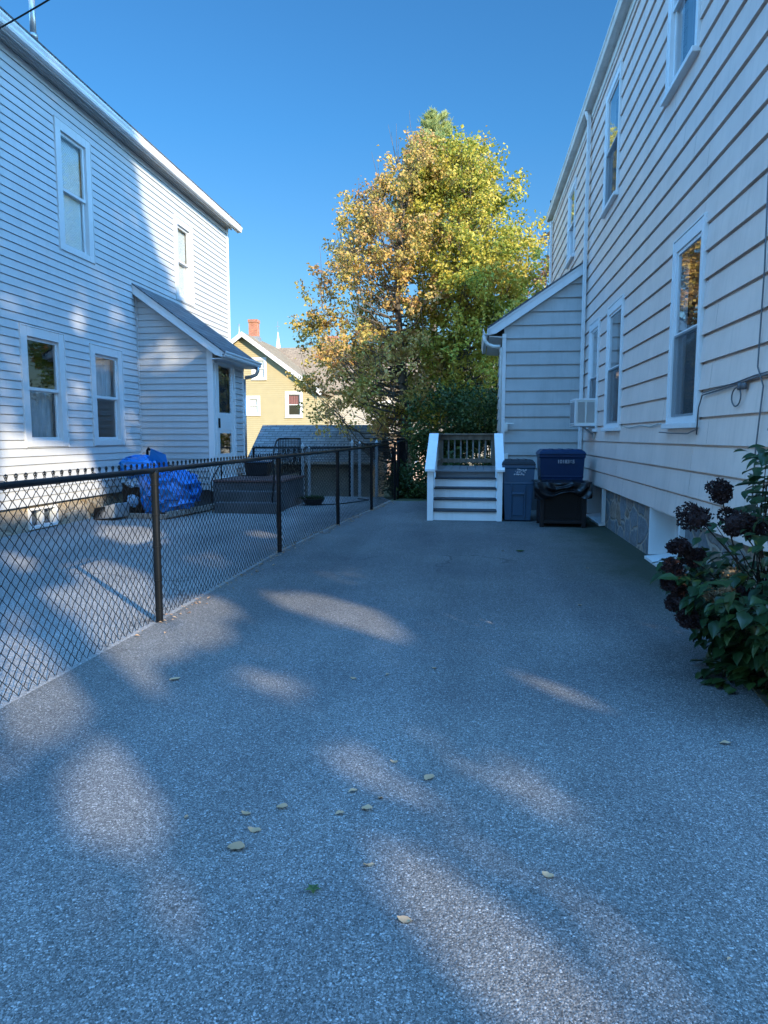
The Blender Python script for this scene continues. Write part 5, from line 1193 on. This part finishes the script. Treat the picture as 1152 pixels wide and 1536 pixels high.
b = MB(); b.prism([(-15.5, 51.05, 4.88), (-15.5, 55.1, 8.50), (-15.5, 59.15, 4.88), (-15.5, 59.15, 4.76), (-15.5, 55.1, 8.38), (-15.5, 51.05, 4.76)], (11.9, 0, 0)); b.build('roof', M['shingle_x'], YW)
window(YW, FY(51.5), -7.0, -5.9, 2.4, 4.1, cas=.15, mat='trim', blind=('blind', 1, 0), out=.03)
b = MB(); b.box(-11.4, -10.7, 54.75, 55.45, 8.0, 9.25); b.box(-11.45, -10.65, 54.7, 55.5, 9.15, 9.3); b.build('chimney', M['brick'], YW)

def plain_house(label, x0, x1, y0, y1, ze, zr_, m, roofm, wins, ridge='x', door=None):
    T = thing('house', label, 'house', ((x0+x1)/2, (y0+y1)/2, -1.2), None); b = MB()
    siding(b, FY(y0), -1.3, ze, .16, x0, x1, wins, d=.014); siding(b, FXm(x0), -1.3, ze, .16, y0, y1, d=.014); siding(b, FX(x1), -1.3, ze, .16, y0, y1, d=.014); siding(b, FYb(y1), -1.3, ze, .16, x0, x1, d=.014)
    xm, ym = (x0+x1)/2, (y0+y1)/2
    if ridge == 'x':
        for x in (x0, x1): b.poly([(x, y0, ze), (x, y1, ze), (x, ym, zr_)])
    else:
        for y in (y0, y1): b.poly([(x0, y, ze), (x1, y, ze), (xm, y, zr_)])
    b.build('wall', M[m], T); b = MB()
    if ridge == 'x': b.prism([(x0-.3, y0-.35, ze-.15), (x0-.3, ym, zr_+.05), (x0-.3, y1+.35, ze-.15), (x0-.3, y1+.35, ze-.05), (x0-.3, ym, zr_+.17), (x0-.3, y0-.35, ze-.05)], (x1-x0+.6, 0, 0))
    else: b.prism([(x0-.35, y0-.3, ze-.15), (xm, y0-.3, zr_+.05), (x1+.35, y0-.3, ze-.15), (x1+.35, y0-.3, ze-.05), (xm, y0-.3, zr_+.17), (x0-.35, y0-.3, ze-.05)], (0, y1-y0+.6, 0))
    b.build('roof', M[roofm], T)
    for q in wins: window(T, FY(y0), *q, cas=.12, mat='trim', blind=('blind', 1, .4), out=.03)
plain_house('white house glimpsed through the lower leaves between the yellow house and the trunk', -9.6, -4.2, 63, 71, 7.8, 10.0, 'stucco', 'shingle_x', [(-8.7, -7.6, 3.8, 5.6), (-6.3, -5.2, 3.8, 5.6)], 'x')
plain_house('pale house glimpsed through the leaves behind the deck', -1.6, 6.5, 46, 54, 3.6, 6.2, 'stucco', 'shingle_x', [(-.6, .3, 1.4, 2.8), (2.2, 3.1, 1.4, 2.8)], 'x')
plain_house('low pinkish house glimpsed left of the deck behind the shrubs', -5.4, -2.0, 44, 50, 1.7, 3.2, 'pink', 'shingle_x', [(-4.2, -3.4, -.2, 1.0)], 'x')
# shed in the neighbouring back yard
SHD_ = thing('shed', 'low shed with a wide grey shingle roof in the back yard on the left', 'shed', (-5.7, 26, -1.3))
b = MB(); siding(b, FY(24.3), -1.35, .72, .16, -7.7, -3.55, [], d=.014); b.build('wall', M['shedwall'], SHD_)
b = MB(); b.poly([(-3.55, 24.3, -1.35), (-3.55, 27.9, -1.35), (-3.55, 27.9, .75), (-3.55, 26.1, 1.86), (-3.55, 24.3, .72)]); b.poly([(-7.7, 24.3, -1.35), (-7.7, 27.9, -1.35), (-7.7, 27.9, .75), (-7.7, 26.1, 1.86), (-7.7, 24.3, .72)]); b.poly([(-7.7, 27.9, -1.35), (-3.55, 27.9, -1.35), (-3.55, 27.9, .75), (-7.7, 27.9, .75)]); b.build('gable', M['oldwood'], SHD_)
b = MB(); b.prism([(-8.0, 24.0, .62), (-8.0, 26.1, 1.92), (-8.0, 28.2, .62), (-8.0, 28.2, .56), (-8.0, 26.1, 1.86), (-8.0, 24.0, .56)], (4.7, 0, 0)); b.build('roof', M['shingle_s'], SHD_)
b = MB(); b.prism([(-3.295, 24.0, .63), (-3.295, 26.1, 1.93), (-3.295, 28.2, .63), (-3.295, 28.2, .50), (-3.295, 26.1, 1.80), (-3.295, 24.0, .50)], (.03, 0, 0)); b.box(-8.0, -3.3, 23.96, 23.995, .52, .61); b.build('rake_board', M['oldwood2'], SHD_)
# church steeple far away
CH = thing('church_steeple', 'thin white church steeple with a cross above the tan roof', 'steeple', (-42.2, 150, -1))
b = MB(); b.tube([(-42.2, 150, 17.5), (-42.2, 150, 24.0)], [1.0, .03], 8); b.build('spire', M['spire'], CH)
b = MB(); b.box(-43.6, -40.8, 148.6, 151.4, -1, 17.49); b.build('tower', M['spire'], CH)
b = MB(); b.box(-42.24, -42.16, 149.96, 150.04, 24.0, 26.2); b.box(-42.65, -41.75, 149.97, 150.03, 25.1, 25.18); b.build('cross', M['galv'], CH)
